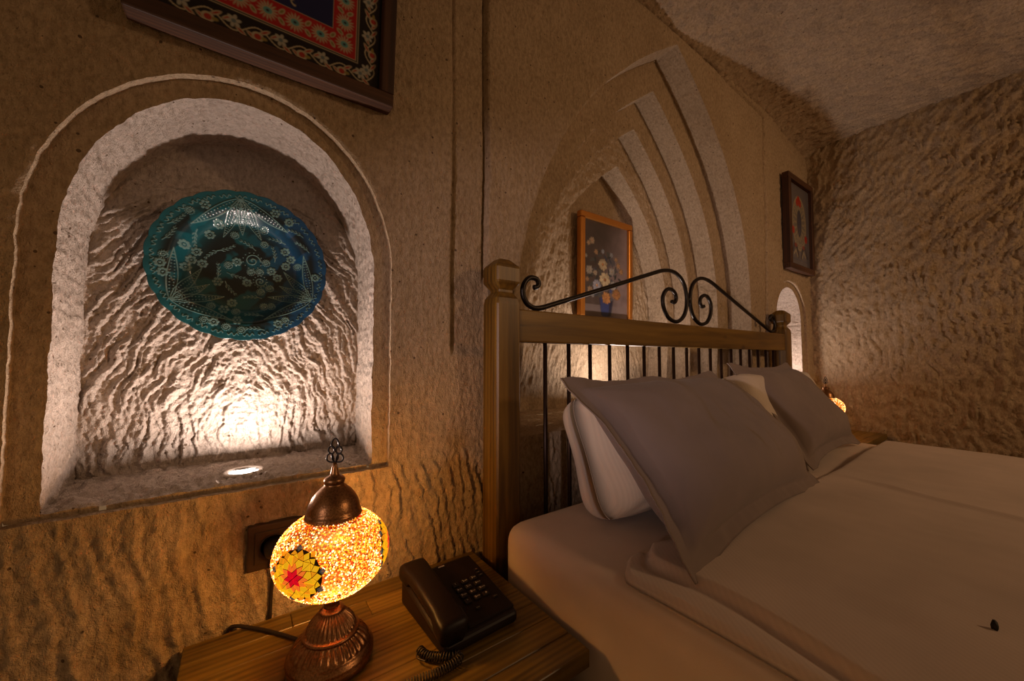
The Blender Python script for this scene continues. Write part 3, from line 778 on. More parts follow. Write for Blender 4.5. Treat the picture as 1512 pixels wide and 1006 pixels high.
def tile_canvas_small():
    w, h = 0.315, 0.475; c = Canvas(w, h, 90, 150, (0.15, 0.14, 0.15))
    bl, cr, rd, dk = (0.07, 0.08, 0.15), (0.36, 0.30, 0.19), (0.42, 0.025, 0.015), (0.035, 0.035, 0.06)
    for i in range(26):
        for j in range(40): c.ell(w*(i+.5)/26, h*(j+.5)/40, 0.004, 0.0042, (0.10, 0.10, 0.135))
    c.rect(0.022, 0.024, 0.02, h-0.02, bl); c.rect(w-0.024, w-0.022, 0.02, h-0.02, bl)
    c.ell(w/2, h*0.53, 0.105, 0.165, cr); c.ell(w/2, h*0.53, 0.095, 0.152, (0.17, 0.16, 0.15))
    for k in range(18):
        t = 2*PI*k/18; c.flower(w/2+0.088*math.cos(t), h*0.53+0.135*math.sin(t), 0.017, 6, cr, bl, t, 0.25)
        c.ell(w/2+0.06*math.cos(t), h*0.53+0.095*math.sin(t), 0.018, 0.006, cr, t)
    c.ell(w/2, h*0.53, 0.032, 0.082, dk); c.ell(w/2, h*0.53, 0.024, 0.07, (0.06, 0.065, 0.11))
    for x, y in ((0.42, .79), (0.55, .79), (0.485, .83), (0.20, .42), (0.82, .36)): c.ell(w*x, h*y, 0.021, 0.023, rd)
    for sg in (-1, 1):
        c.line([(w/2+sg*0.02, 0.05), (w/2+sg*0.04, 0.10), (w/2+sg*0.085, 0.115), (w/2+sg*0.115, 0.06)], 0.010, dk)
        c.line([(w/2+sg*0.035, 0.05), (w/2+sg*0.06, 0.085), (w/2+sg*0.09, 0.06)], 0.006, cr)
        c.ell(w/2+sg*0.06, 0.115, 0.022, 0.012, (0.25, 0.04, 0.03))
    c.rect(0.02, w-0.02, 0.028, 0.034, bl)
    return c
picture('small_tile_picture', 'narrow dark framed tile picture with grey ground above the corner niche', 2.685, 1.790, 0.385, 0.555, 0.034, 0.036,
        tile_canvas_small(), M['frame_h'], M['frame_v'], M['tile_art'], -0.006, R(0.5))
def flower_canvas():
    w, h = 0.312, 0.455; c = Canvas(w, h, 140, 200, (0.05, 0.032, 0.026))
    X, Y = c.X/w, c.Y/h
    k = np.clip(sstep(X+0.35*(1-Y)*0+0.5*(0.6-np.abs(Y-0.45)), 0.55, 1.15), 0, 1)[..., None]
    c.C += (np.array((0.20, 0.145, 0.14))-c.C)*k
    c.C *= (1+0.35*fbm(X*5, Y*6, 160, 3))[..., None]
    c.C[:, :26] = c.C[:, :26]*0.5+np.array((0.085, 0.065, 0.06))
    rnd = random.Random(21)
    P = lambda x, y: (x*w, y*h)
    # vase
    for k_, (vw, col) in enumerate(((0.055, (0.012, 0.012, 0.03)), (0.038, (0.02, 0.03, 0.10)))):
        for y in np.linspace(0.03, 0.20, 18): c.ell((0.50-0.03*k_)*w, y*h, vw*(0.62+1.6*(y-0.03)), 0.008, col)
    for q in range(70):                                   # dark leaves
        a = rnd.random()*2*PI; r = rnd.random()**.5
        c.ell(w*(0.47+0.36*r*math.cos(a)), h*(0.44+0.27*r*math.sin(a)), 0.016, 0.006, rnd.choice([(0.02, 0.022, 0.02), (0.05, 0.05, 0.045), (0.07, 0.065, 0.075), (0.03, 0.035, 0.05)]), rnd.random()*3)
    for x, y, r, n, pet, core in [(.42, .56, .036, 12, (.46, .35, .20), (.25, .10, .03)), (.47, .40, .042, 12, (.55, .43, .25), (.16, .06, .02)), (.12, .48, .026, 9, (.36, .31, .25), (.2, .15, .1)),
                     (.29, .33, .036, 10, (.33, .32, .36), (.30, .16, .08)), (.63, .50, .026, 9, (.36, .32, .28), (.2, .16, .1)), (.66, .35, .028, 9, (.37, .34, .31), (.2, .15, .12)),
                     (.74, .26, .036, 10, (.36, .16, .05), (.22, .08, .03)), (.50, .21, .036, 10, (.46, .20, .06), (.25, .09, .03)), (.14, .27, .022, 8, (.33, .22, .13), (.12, .06, .03)),
                     (.25, .46, .016, 8, (.40, .32, .22), (.2, .1, .05)), (.18, .79, .022, 7, (.42, .30, .19), (.3, .15, .08)), (.11, .76, .016, 6, (.40, .27, .16), (.3, .15, .08)),
                     (.27, .68, .016, 6, (.40, .24, .12), (.2, .1, .05)), (.78, .58, .020, 6, (.42, .25, .13), (.3, .14, .06)), (.85, .52, .020, 6, (.44, .25, .11), (.3, .14, .06)), (.73, .64, .017, 6, (.38, .24, .14), (.3, .14, .06)),
                     (.62, .68, .015, 7, (.26, .26, .27), (.15, .15, .16)), (.42, .70, .014, 7, (.25, .26, .29), (.15, .15, .16)), (.08, .38, .014, 6, (.35, .2, .1), (.2, .1, .05)), (.05, .62, .012, 6, (.3, .27, .22), (.2, .1, .05)), (.60, .29, .013, 6, (.05, .07, .2), (.03, .04, .1)), (.20, .22, .012, 6, (.28, .26, .25), (.1, .1, .1))]:
        c.bloom(x*w, y*h, r*0.85, n, tuple(0.8*q for q in pet), core, rnd)
    return c
picture('flower_painting', 'gilt framed oil painting of a flower bouquet in a blue vase inside the pointed recess', 1.425, 1.425, 0.372, 0.515, 0.030, 0.030,
        flower_canvas(), M['gold'], M['gold'], M['art'], 0.388, R(1.0), None, 0.006)

# ------------------------------------------------------------------ bed
bed = empty('bed', (1.408, -0.09, 0)); tag(bed, 'stained pine double bed with barred headboard and scrolled ironwork', 'bed')
BX, BY0 = 1.408, -0.09
def to_bed(o): o.location = Vector(o.location) - Vector((BX, BY0, 0)); return o
def post(x):
    bm = bmesh.new(); hw = 0.0345; yc = -0.055
    prof = [(0.0, hw), (1.135, hw), (1.150, hw*0.93), (1.166, hw*0.62), (1.172, hw*0.62), (1.188, hw*0.98), (1.193, hw*1.02), (1.226, hw*1.02), (1.232, hw*0.97), (1.250, hw*0.45), (1.252, hw*0.3)]
    rings = []
    for z, r in prof:
        c = min(0.004, r*0.12); ring = []
        for sx, sy in ((1, 1), (-1, 1), (-1, -1), (1, -1)):
            pts = [(sx*r, sy*(r-c)), (sx*(r-c), sy*r)] if sx*sy > 0 else [(sx*(r-c), sy*r), (sx*r, sy*(r-c))]
            for px, py in pts: ring.append(bm.verts.new((x+px, yc+py, z)))
        rings.append(ring)
    for a, b in zip(rings[:-1], rings[1:]):
        for k in range(8): bm.faces.new((a[k], a[(k+1) % 8], b[(k+1) % 8], b[k]))
    bm.faces.new(rings[0][::-1]); bm.faces.new(rings[-1])
    return to_bed(bm_obj('post', bm, M['pine_v'], bed))
post(0.5325); post(2.2835)
to_bed(box('top_rail', 0.562, 2.253, -0.083, -0.041, 1.042, 1.126, M['pine_h'], bed, 0.004))
to_bed(box('lower_rail', 0.562, 2.253, -0.083, -0.041, 0.30, 0.40, M['pine_h'], bed, 0.004))
for k in range(18):
    x = 0.6705 + k*0.0875
    me = bpy.data.meshes.new('bar')
    o = lathe('bar', [(0.39, 0.0058), (1.048, 0.0058)], 10, None, M['iron_bar'], bed, (x, -0.062, 0)); to_bed(o)
L = [(0.630, 1.190), (0.640, 1.193), (0.646, 1.203), (0.637, 1.214), (0.616, 1.214), (0.599, 1.200), (0.592, 1.178), (0.598, 1.155), (0.616, 1.139), (0.648, 1.136), (0.722, 1.158), (0.921, 1.221), (1.132, 1.289),
     (1.222, 1.316), (1.285, 1.321), (1.335, 1.304), (1.364, 1.272), (1.375, 1.225), (1.365, 1.180), (1.338, 1.150), (1.298, 1.136), (1.252, 1.148), (1.223, 1.182), (1.219, 1.218), (1.237, 1.245), (1.266, 1.254), (1.294, 1.243), (1.303, 1.222), (1.291, 1.207), (1.274, 1.209)]
P = catmull(L, 6)
for sg in (1, -1):
    Q3 = np.stack([1.3865 - sg*(1.3865-P[:, 0]), np.full(len(P), -0.065), P[:, 1]], 1)
    to_bed(link('iron_scroll', tube_mesh('iron_scroll', Q3, 0.0072, 8), M['iron'], bed))
to_bed(lathe('scroll_clip', [(-0.012, 0.006), (-0.01, 0.0095), (0.01, 0.0095), (0.012, 0.006)], 12, None, M['iron'], bed, (1.3865, -0.065, 1.225)))
for x0, x1 in ((0.510, 0.540), (2.256, 2.286)):
    to_bed(box('side_rail', x0, x1, -2.12, -0.088, 0.22, 0.36, M['pine_h'], bed, 0.004))
to_bed(box('foot_rail', 0.540, 2.256, -2.12, -2.09, 0.22, 0.36, M['pine_h'], bed, 0.004))
for x in (0.545, 2.25): to_bed(box('leg', x-0.03, x+0.03, -2.12, -2.06, 0.0, 0.22, M['pine_v'], bed, 0.004))
to_bed(box('slat_base', 0.538, 2.258, -2.092, -0.10, 0.30, 0.345, M['pine_h'], bed))

# mattress under its fitted sheet
def mattress():
    x0, x1, y0, y1, z0, z1 = 0.497, 2.290, -2.10, -0.105, 0.342, 0.627
    bm = box_bm(x0, x1, y0, y1, z0, z1)
    bmesh.ops.bevel(bm, geom=[e for e in bm.edges], offset=0.055, segments=6, profile=0.6, affect='EDGES')
    bmesh.ops.triangulate(bm, faces=[f for f in bm.faces if len(f.verts) > 4])
    o = bm_obj('mattress', bm, M['sheet'], None, True)
    return tag(o, 'thick mattress in a smooth cream fitted sheet on the pine bed', 'mattress')
mattress()
# turned-back satin-stripe cover
def bedspread():
    xs_ = np.concatenate([np.linspace(0.500, 0.70, 70), np.linspace(0.705, 2.15, 190), np.linspace(2.155, 2.335, 60)])
    ys_ = np.linspace(-2.14, -0.37, 240)
    X, Y = np.meshgrid(xs_, ys_, indexing='ij')
    head = -0.385 - 0.055*sstep(X, 0.55, 0.95) + 0.008*perlin(X/0.2, X*0, 170)          # head edge of the cover
    f = (Y-ys_[0])/(ys_[-1]-ys_[0]); Y = ys_[0]+f*(head-ys_[0])
    edge = 0.528 + 0.010*perlin(Y/0.25, Y*0, 171) + 0.055*sstep(Y, -0.45, -0.385)**2       # left edge, rounded at the corner
    X = np.where(X < 0.75, edge+(X-0.5)/(0.75-0.5)*(0.75-edge), X)
    inner = edge + 0.072 - 0.045*sstep(-Y, 0.5, 0.9) + 0.006*perlin(Y/0.12, Y*0, 172)
    Z = 0.6275 + 0.012*np.sqrt(np.clip((X-edge)/0.014, 0, 1)) + 0.010*sstep(X, inner-0.004, inner+0.010)
    Z -= 0.006*np.exp(-((X-inner+0.012)/0.012)**2)
    Z = Z - 0.016*(1-np.sqrt(np.clip((head-Y)/0.016, 0, 1)))
    Z += 0.0045*fbm(X/0.35, Y/0.35, 174, 3)+0.0015*fbm(X/0.06, Y/0.09, 176, 2)*sstep(X, 0.6, 0.7)
    Z += 0.007*np.exp(-((X-1.42-0.25*(Y+0.7)-0.02*perlin(Y/0.2, Y*0, 178))/0.016)**2)*sstep(-Y, 0.45, 0.6)    # long crease
    Z += 0.012*sstep(X, 1.4, 2.1)
    Z -= 0.25*sstep(X, 2.17, 2.40)**1.3
    V = np.stack([X, Y, Z], -1).reshape(-1, 3); n, m = X.shape
    top = len(V); V2 = V.copy(); V2[:, 2] -= 0.004
    q = grid_quads(n, m)
    rimi = np.concatenate([np.arange(m), np.arange(1, n)*m+m-1, (n-1)*m+np.arange(m-2, -1, -1), np.arange(n-2, 0, -1)*m])
    r2 = np.roll(rimi, -1)
    qs = np.stack([rimi, rimi+top, r2+top, r2], 1)
    o = link('bedspread', np_mesh('bedspread', np.concatenate([V, V2]), np.concatenate([q, q[:, ::-1]+top, qs])), M['spread'])
    return tag(o, 'cream satin-stripe bed cover spread over the mattress with folded edge', 'bed cover')
bedspread()
sp = bmesh.new(); bmesh.ops.create_icosphere(sp, subdivisions=2, radius=0.0042)
for v in sp.verts: v.co = Vector((v.co.x*0.85+0.25*v.co.z, v.co.y*0.8, v.co.z*1.6)) * (1+0.25*math.sin(v.co.x*900+v.co.y*500))
o = bm_obj('dark_speck', sp, M['speck'], None, True); o.location = (0.806, -0.798, 0.6530); tag(o, 'tiny black speck lying on the cream bed cover', 'speck')

# pillows
def pillow(name, label, group, mat, base, w, h, T, lean, rz, flange=0.0, seed=0, ry=0.0, ear=0.0, bow=0.0, sag=0.0, fat=2.8, bump=0.0):
    n = 96; f = flange
    u = np.linspace(-1-f/(w/2), 1+f/(w/2), n); v = np.linspace(-1-f/(h/2), 1+f/(h/2), n)
    U, Vv = np.meshgrid(u, v, indexing='ij')
    uc, vc = np.clip(np.abs(U), 0, 1), np.clip(np.abs(Vv), 0, 1)
    body = np.clip((1-uc**fat)*(1-vc**fat), 0, 1)**0.5
    corner = (uc*vc)**4
    x = w/2*U*(1-0.055*(1-vc**2)*uc**3)*(1+ear*corner)
    z = h/2*Vv*(1-0.065*(1-uc**2)*vc**3)*(1+ear*corner)
    z = z + bump*np.exp(-((U+0.15)/0.26)**2)*sstep(Vv, 0.9, 1.05)*(0.7+0.5*perlin(U*4, U*0, seed))
    wr = 0.012*fbm(x/0.11, z/0.16, seed, 3)*(0.35+0.65*body)
    wr += 0.010*perlin(x/0.07, z/0.07, seed+5)*(1-body)**2*sstep(uc+vc, 0.9, 1.4)
    for cu, cv in ((1, 1), (-1, 1), (1, -1), (-1, -1)):   # pull folds that run into the corners
        dx, dz = U-cu, Vv-cv; rr = np.hypot(dx, dz); an = np.arctan2(dz*-cv, dx*-cu)
        wr += 0.0045*np.sin(an*9+seed)*np.exp(-(rr/0.42)**2)*np.minimum(1, rr*5)
    fl = np.where((np.abs(U) > 1) | (np.abs(Vv) > 1), 1.0, 0.0)
    wave = fl*0.007*(perlin(x/0.09, z/0.09, seed+9)+0.5*perlin(x/0.03, z/0.03, seed+10))
    th = T*body*(1+sag*np.clip(-Vv, 0, 1)*(1-vc**3))
    bowy = bow*(Vv**2)*(Vv > 0)
    F_ = np.stack([x, -th*0.5-0.0015-wr*body**0.7+wave+bowy, z+h/2], -1)
    B_ = np.stack([x, th*0.5+0.0015+0.5*wr*body+wave+bowy, z+h/2], -1)
    q = grid_quads(n, n); off = n*n
    rim = np.concatenate([np.arange(n), np.arange(1, n)*n+n-1, (n-1)*n+np.arange(n-2, -1, -1), np.arange(n-2, 0, -1)*n])
    r2 = np.roll(rim, -1)
    me = np_mesh(name, np.concatenate([F_.reshape(-1, 3), B_.reshape(-1, 3)]), np.concatenate([q, q[:, ::-1]+off, np.stack([rim, rim+off, r2+off, r2], 1)]))
    o = link(name, me, mat); o.location = base; o.rotation_euler = (-lean, ry, rz)
    return tag(o, label, 'pillow', group)
g1, g2 = 'white pillows against the headboard', 'taupe linen pillows leaning on the white ones'
pillow('white_pillow', 'plump white pillow behind the taupe pillow beside the lamp nightstand', g1, M['white'], (0.985, -0.280, 0.632), 0.70, 0.305, 0.20, R(22), R(1), 0, 3, 0, -0.10, 0.0, 0.2, 7.0)
pillow('white_pillow', 'white striped pillow behind the taupe pillow near the end wall', g1, M['white'], (1.80, -0.260, 0.634), 0.68, 0.33, 0.18, R(22), R(-2), 0, 8, 0, -0.10, 0.0, 0.2, 7.0)
pillow('taupe_pillow', 'taupe linen flanged pillow leaning in front, beside the lamp nightstand', g2, M['sham'], (0.968, -0.462, 0.672), 0.635, 0.345, 0.20, R(43), R(3), 0.032, 12, 0, 0.06, 0.0, 0.25, 3.2, 0.022)
pillow('taupe_pillow', 'taupe linen flanged pillow on the side of the corner niche', g2, M['sham'], (1.845, -0.362, 0.672), 0.555, 0.345, 0.14, R(37), R(2), 0.030, 17, 0, 0.06, 0.0, 0.25, 3.2)

# ------------------------------------------------------------------ nightstands
def nightstand(label, x0, x1, depth, top, seed):
    t = empty('nightstand', ((x0+x1)/2, -depth/2-0.013, 0)); tag(t, label, 'nightstand', 'pine nightstands on both sides of the bed')
    hw, hd = (x1-x0)/2, depth/2; rnd = random.Random(seed)
    rows = 8; rw = depth/rows
    for r in range(rows):
        cut = -hw + 2*hw*(0.25+0.5*rnd.random())
        for a, b in ((-hw, cut), (cut, hw)):
            o = box('stave', a+0.0003, b-0.0003, -hd+r*rw+0.0003, -hd+(r+1)*rw-0.0003, top-0.028, top-rnd.random()*0.0006, M['stave'], t, 0.0012, 1)
    box('apron', -hw+0.03, hw-0.03, -hd+0.03, hd-0.012, top-0.15, top-0.028, M['pine_h'], t, 0.002)
    dr = box('drawer', -hw+0.045, hw-0.045, -hd+0.018, -hd+0.031, top-0.14, top-0.04, M['pine_h'], t, 0.003)
    k = lathe('knob', [(0, 0.008), (0.01, 0.007), (0.016, 0.014), (0.024, 0.013), (0.027, 0.006)], 16, None, M['iron'], dr); k.rotation_euler = (PI/2, 0, 0); k.location = (0, -hd+0.019, top-0.09)
    for sx in (-1, 1):
        for sy in (-1, 1):
            cx_, cy_ = sx*(hw-0.045), sy*(hd-0.045)
            box('leg', cx_-0.022, cx_+0.022, cy_-0.022, cy_+0.022, 0, top-0.028, M['pine_v'], t, 0.003)
    return t
nightstand('pine nightstand of glued staves carrying the mosaic lamp and telephone', -0.066, 0.474, 0.389, 0.528, 3)
nightstand('pine nightstand in the corner under the small niche', 2.345, 2.900, 0.315, 0.587, 9)

# ------------------------------------------------------------------ mosaic lamps
def glassy(m, col, t):
    """part of the bulb's light passes straight through the coloured glass"""
    nt = m.node_tree; b = nt.nodes['Principled BSDF']; out = nt.nodes['Material Output']
    tr = N(nt, 'ShaderNodeBsdfTransparent'); tr.inputs[0].default_value = (*col, 1)
    mx = N(nt, 'ShaderNodeMixShader'); mx.inputs[0].default_value = t
    nt.links.new(b.outputs[0], mx.inputs[1]); nt.links.new(tr.outputs[0], mx.inputs[2]); nt.links.new(mx.outputs[0], out.inputs[0])
    return m
def glow(name, col, s, rough=0.25, t=0.35):
    return glassy(plain(name, tuple(0.5*c for c in col), rough, 0, 0.5, emit=col, es=s), tuple(min(1, c) for c in col), t)
G = {'red': glow('lit_red_glass', (0.90, 0.004, 0.02), 0.95), 'orange': glow('lit_orange_glass', (1.0, 0.20, 0.02), 1.15),
     'yellow': glow('lit_yellow_glass', (1.0, 0.50, 0.01), 1.1), 'amber': glow('lit_amber_glass', (1.0, 0.36, 0.01), 1.0),
     'dark': glow('grey_mirror_glass', (0.16, 0.17, 0.15), 0.35, 0.1), 'shell': glow('lit_amber_shell', (0.9, 0.45, 0.12), 0.04, 0.5, 0.75)}
def bead_mat():
    m, nt, b = new_mat('lit_seed_beads'); a = N(nt, 'ShaderNodeAttribute', attribute_name='Col')
    nt.links.new(a.outputs['Color'], b.inputs['Base Color']); nt.links.new(a.outputs['Color'], b.inputs['Emission Color'])
    b.inputs['Emission Strength'].default_value = 2.0; b.inputs['Roughness'].default_value = 0.3
    return glassy(m, (1.0, 0.68, 0.30), 0.3)
G['bead'] = bead_mat()
def shell_mat():
    return glassy(plain('dark_glass_shell', (0.05, 0.018, 0.004), 0.4, 0, 0.4), (1.0, 0.72, 0.40), 0.7)
G['shell'] = shell_mat(); G['grout'] = plain('dark_grout', (0.02, 0.010, 0.004), 0.8)
GA, GB, GZ = 0.083, 0.0635, 0.168
def gpt(lam, bet, out=0.0):
    n = np.array([math.cos(bet)*math.cos(lam)/GA, math.cos(bet)*math.sin(lam)/GA, math.sin(bet)/GB]); n /= np.linalg.norm(n)
    return np.array([GA*math.cos(bet)*math.cos(lam), GA*math.cos(bet)*math.sin(lam), GZ+GB*math.sin(bet)]) + n*out
def mosaic_lamp(loc, scale, label, stars, nbead, seed, rot0, cord=None, bead_r=0.00145, bulb=3.6):
    t = empty('mosaic_lamp', loc); tag(t, label, 'lamp', 'mosaic glass table lamps on the nightstands')
    t.scale = (scale,)*3
    ff = 0.0032
    prof = [(0, .0590), (.003, .0620), (.014, .0630), (.0155, .0615), (.017, .0628), (.0185, .0612), (.022, .0605), (.025, .0575), (.027, .0555),
            (.0285, .0560, .001), (.031, .0545, ff), (.035, .0520, ff), (.039, .0475, ff), (.0425, .0425, ff), (.0445, .0405, .001), (.0455, .0412), (.0475, .0412), (.049, .0395), (.050, .0370),
            (.052, .0362, .001), (.055, .0355, ff), (.060, .0335, ff), (.066, .0290, ff), (.072, .0225, ff), (.0755, .0185, .001), (.077, .0180), (.0785, .0185), (.080, .0175), (.082, .0140), (.084, .0120)]
    lathe('base', prof, 192, 32, M['brass'], t)
    lathe('stem', [(.083, .0125), (.086, .0112), (.090, .0118), (.094, .0140), (.097, .0150), (.099, .0145)], 32, None, M['brass'], t)
    lathe('globe_cup', [(.098, .013), (.101, .017), (.106, .0245), (.111, .0315), (.115, .0360), (.1165, .0368), (.1165, .034)], 48, None, M['brass'], t)
    lathe('globe', [(GZ+(GB-.0012)*math.sin(b), (GA-.0012)*math.cos(b)) for b in np.linspace(-1.25, 1.2, 40)], 72, None, G['shell'], t)
    cap = lathe('cap', [(.2170, .0405), (.2165, .0425), (.218, .0432), (.2195, .0420), (.2205, .0425, .0012), (.226, .0418, .0012), (.227, .0410), (.2285, .0412), (.230, .0395), (.235, .0385), (.244, .0365), (.253, .0320),
                        (.261, .0258), (.267, .0195), (.271, .0150), (.2735, .0140), (.275, .0150), (.278, .0160), (.281, .0150), (.283, .0130), (.2845, .0100), (.286, .0072), (.290, .0060), (.295, .0052), (.300, .0036), (.306, .0028)], 144, 48, M['brass'], t)
    fin = empty_part = None
    rz = rot0
    def loop(pts): return tube_mesh('finial_loop', [(math.cos(rz)*a, math.sin(rz)*a, b) for a, b in catmull(pts, 6, True)], 0.0013, 6, True)
    for pts in ([(0, .3065), (.0042, .311), (.0046, .317), (.0020, .3215), (0, .323), (-.0020, .3215), (-.0046, .317), (-.0042, .311)],
                [(.002, .3075), (.008, .3065), (.0125, .3095), (.0125, .316), (.008, .3195), (.0035, .3165)],
                [(-.002, .3075), (-.008, .3065), (-.0125, .3095), (-.0125, .316), (-.008, .3195), (-.0035, .3165)],
                [(.0045, .320), (.0095, .3215), (.0105, .3275), (.0065, .3315), (.002, .329), (.0015, .3235)],
                [(-.0045, .320), (-.0095, .3215), (-.0105, .3275), (-.0065, .3315), (-.002, .329), (-.0015, .3235)],
                [(0, .327), (.0055, .3315), (.0050, .3385), (0, .3440), (-.0050, .3385), (-.0055, .3315)]):
        link('finial_loop', loop(pts), M['iron'], t)
    lathe('finial_bud', [(.3225, .001), (.3245, .0028), (.327, .0010)], 10, None, M['iron'], t)
    # mosaic stars: each glass tile a piece of its own
    cuts = []
    def tile(l0, b0, pts, m):
        pts = np.array(pts); c = pts.mean(0)
        d = pts-c; ln = np.linalg.norm(d, axis=1)[:, None]; ins = c + d*(1-0.00080/ln)
        top = c + d*(1-0.0013/ln)
        f3 = lambda q, o: gpt(l0+q[0]/(GA*math.cos(b0)), b0+q[1]/0.072, o)
        V = [f3(q, -0.001) for q in ins] + [f3(q, 0.0010) for q in ins] + [f3(q, 0.0017) for q in top] + [f3(c, 0.0020)]
        k = len(pts); fq = []; ft = []
        for i in range(k):
            j = (i+1) % k
            fq += [(i, j, k+j, k+i), (k+i, k+j, 2*k+j, 2*k+i)]; ft.append((2*k+i, 2*k+j, 3*k))
        link('mosaic_tile', np_mesh('mosaic_tile', V, fq, ft, False), m, t)
    pol = lambda r, a: (r*math.cos(a), r*math.sin(a))
    rnd = random.Random(seed); a0 = 0.0150
    def ring(lam, ri, ro, n, off, sk, pick):
        for q in range(n):
            b0_, b1_ = off+q*2*PI/n, off+(q+1)*2*PI/n
            m = pick(q)
            if m is None: continue
            j = 0.03*(rnd.random()-.5)
            tile(lam, 0.03, [pol(ri, b0_), pol(ro*(1+j), b0_+sk), pol(ro*(1-j), b1_+sk), pol(ri, b1_)], G[m])
    for lam in stars:
        cuts.append(lam)
        gv = [gpt(lam, 0.03, 0.0003)]; gt = []
        for rr_ in (0.25, 0.5, 0.75, 1.0):
            for q in range(40):
                x_, y_ = pol(a0*2.66*rr_, q*PI/20); gv.append(gpt(lam+x_/(GA*math.cos(0.03)), 0.03+y_/0.072, 0.0003))
        gq = [(1+i*40+q, 1+i*40+(q+1) % 40, 1+(i+1)*40+(q+1) % 40, 1+(i+1)*40+q) for i in range(3) for q in range(40)]
        link('grout', np_mesh('grout', gv, gq, [(0, 1+q, 1+(q+1) % 40) for q in range(40)], True), G['grout'], t)
        s = a0/1.732; r2 = s*2.55; r3 = a0*1.90; r4 = a0*2.66
        VV = []                                          # zigzag rim of the inner flower, 18 corners
        for k in range(6):
            a = k*PI/3+0.25; am = a+PI/6
            za, zb, zc = pol(r3*0.95, a-0.17), pol(r3*0.95, a+0.17), pol(r3*1.12, am); zd = pol(r3*0.95, a+PI/3-0.17)
            VV += [(r3*0.95, a-0.17), (r3*0.95, a+0.17), (r3*1.12, am)]
            tile(lam, 0.03, [(0, 0), pol(s, a-PI/6), pol(a0, a), pol(s, a+PI/6)], G['red'])
            tile(lam, 0.03, [pol(s, am), pol(a0, a), pol(r2, am-0.22), pol(s*1.9, am)], G['orange'])
            tile(lam, 0.03, [pol(s, am), pol(s*1.9, am), pol(r2, am+0.22), pol(a0, a+PI/3)], G['orange'])
            tile(lam, 0.03, [pol(a0, a), pol(r2, a+PI/6-0.22), zb, za, pol(r2, a-PI/6+0.22)], G['yellow'])
            tile(lam, 0.03, [pol(s*1.9, am), pol(r2, am-0.22), zb, zc], G['amber' if k % 2 else 'yellow'])
            tile(lam, 0.03, [pol(s*1.9, am), zc, zd, pol(r2, am+0.22)], G['yellow'])
        n_ = len(VV); mid = []
        for k in range(n_):
            b0_, b1_ = VV[k][1], VV[(k+1) % n_][1]+(2*PI if k == n_-1 else 0); mid.append((a0*2.28, (b0_+b1_)/2))
        for k in range(n_):
            b = VV[k][1]; o_ = (r4*(1+0.04*(rnd.random()-.5)), b)
            tile(lam, 0.03, [pol(*VV[k]), pol(*mid[k-1]), pol(*o_), pol(*mid[k])], G['amber' if rnd.random() < 0.4 else 'yellow'])
            tile(lam, 0.03, [pol(*VV[k]), pol(*mid[k]), pol(*VV[(k+1) % n_])], G['yellow' if k % 3 else 'amber'])
            if k % 2 == 0:
                mb = mid[k][1]
                tile(lam, 0.03, [pol(a0*2.40, mb), pol(r4*1.04, mb-0.15), pol(a0*3.12, mb), pol(r4*1.04, mb+0.15)], G['dark' if k % 4 == 0 else rnd.choice(['amber', 'dark'])])
    # seed beads between the stars
    rs = np.random.RandomState(seed); V, C, T3 = [], [], []
    cols = np.array([(1.0, 0.62, 0.20), (1.5, 1.1, 0.65), (1.0, 0.42, 0.03), (0.9, 0.24, 0.01), (0.42, 0.012, 0.005), (0.12, 0.03, 0.005)]); pr = [.20, .20, .24, .14, .13, .09]
    oct_ = np.array([(1, 0, 0), (0, 1, 0), (-1, 0, 0), (0, -1, 0), (0, 0, 1)], float)
    cnt = 0
    for i in range(nbead):
        lam = i*2.399963; sb = -0.93+1.86*(i+.5)/nbead; bet = math.asin(sb)
        lam += rs.randn()*0.012; bet += rs.randn()*0.01
        skip = False
        for c0 in cuts:
            dl = (lam-c0+PI) % (2*PI)-PI
            if math.hypot(dl*GA*math.cos(0.03), (bet-0.03)*0.072) < a0*2.72: skip = True
        if skip: continue
        p = gpt(lam, bet); nrm = gpt(lam, bet, 1.0)-p
        e1 = np.array([-math.sin(lam), math.cos(lam), 0]); e2 = np.cross(nrm, e1); r = bead_r*(0.8+0.5*rs.rand()); an = rs.rand()*1.5
        for ox, oy, oz in oct_:
            V.append(p + r*((ox*math.cos(an)-oy*math.sin(an))*e1+(ox*math.sin(an)+oy*math.cos(an))*e2+oz*0.8*nrm))
        cc = cols[rs.choice(6, p=pr)]*(0.6+0.6*rs.rand()); C += [cc]*5; b = cnt*5
        T3 += [(b, b+1, b+4), (b+1, b+2, b+4), (b+2, b+3, b+4), (b+3, b, b+4)]; cnt += 1
    o = link('seed_beads', np_mesh('seed_beads', V, None, T3, False, np.array(C)), G['bead'], t); o['kind'] = 'stuff'
    bl = bpy.data.lights.new('bulb', 'POINT'); bl.energy = bulb; bl.color = (1.0, 0.66, 0.27); bl.shadow_soft_size = 0.018
    bo = bpy.data.objects.new('bulb', bl); COL.objects.link(bo); bo.parent = t; bo.location = (0, 0, GZ)
    if cord is not None:
        o = link('power_cord', tube_mesh('power_cord', catmull(np.array(cord)-np.array(loc), 8), 0.0030, 8), M['cable'], t)
    return t
LX, LY, LZ = 0.126, -0.182, 0.528
cord = [(0.098, -0.130, 0.534), (0.088, -0.108, 0.532), (0.055, -0.062, 0.5315), (0.026, -0.030, 0.532), (0.004, -0.013, 0.534), (-0.006, -0.006, 0.528), (-0.008, -0.004, 0.505), (0.0, -0.004, 0.47),
        (0.03, -0.004, 0.455), (0.052, -0.004, 0.48), (0.0545, -0.0065, 0.53), (0.0555, -0.009, 0.575), (0.0575, -0.019, 0.61), (0.058, -0.030, 0.638)]
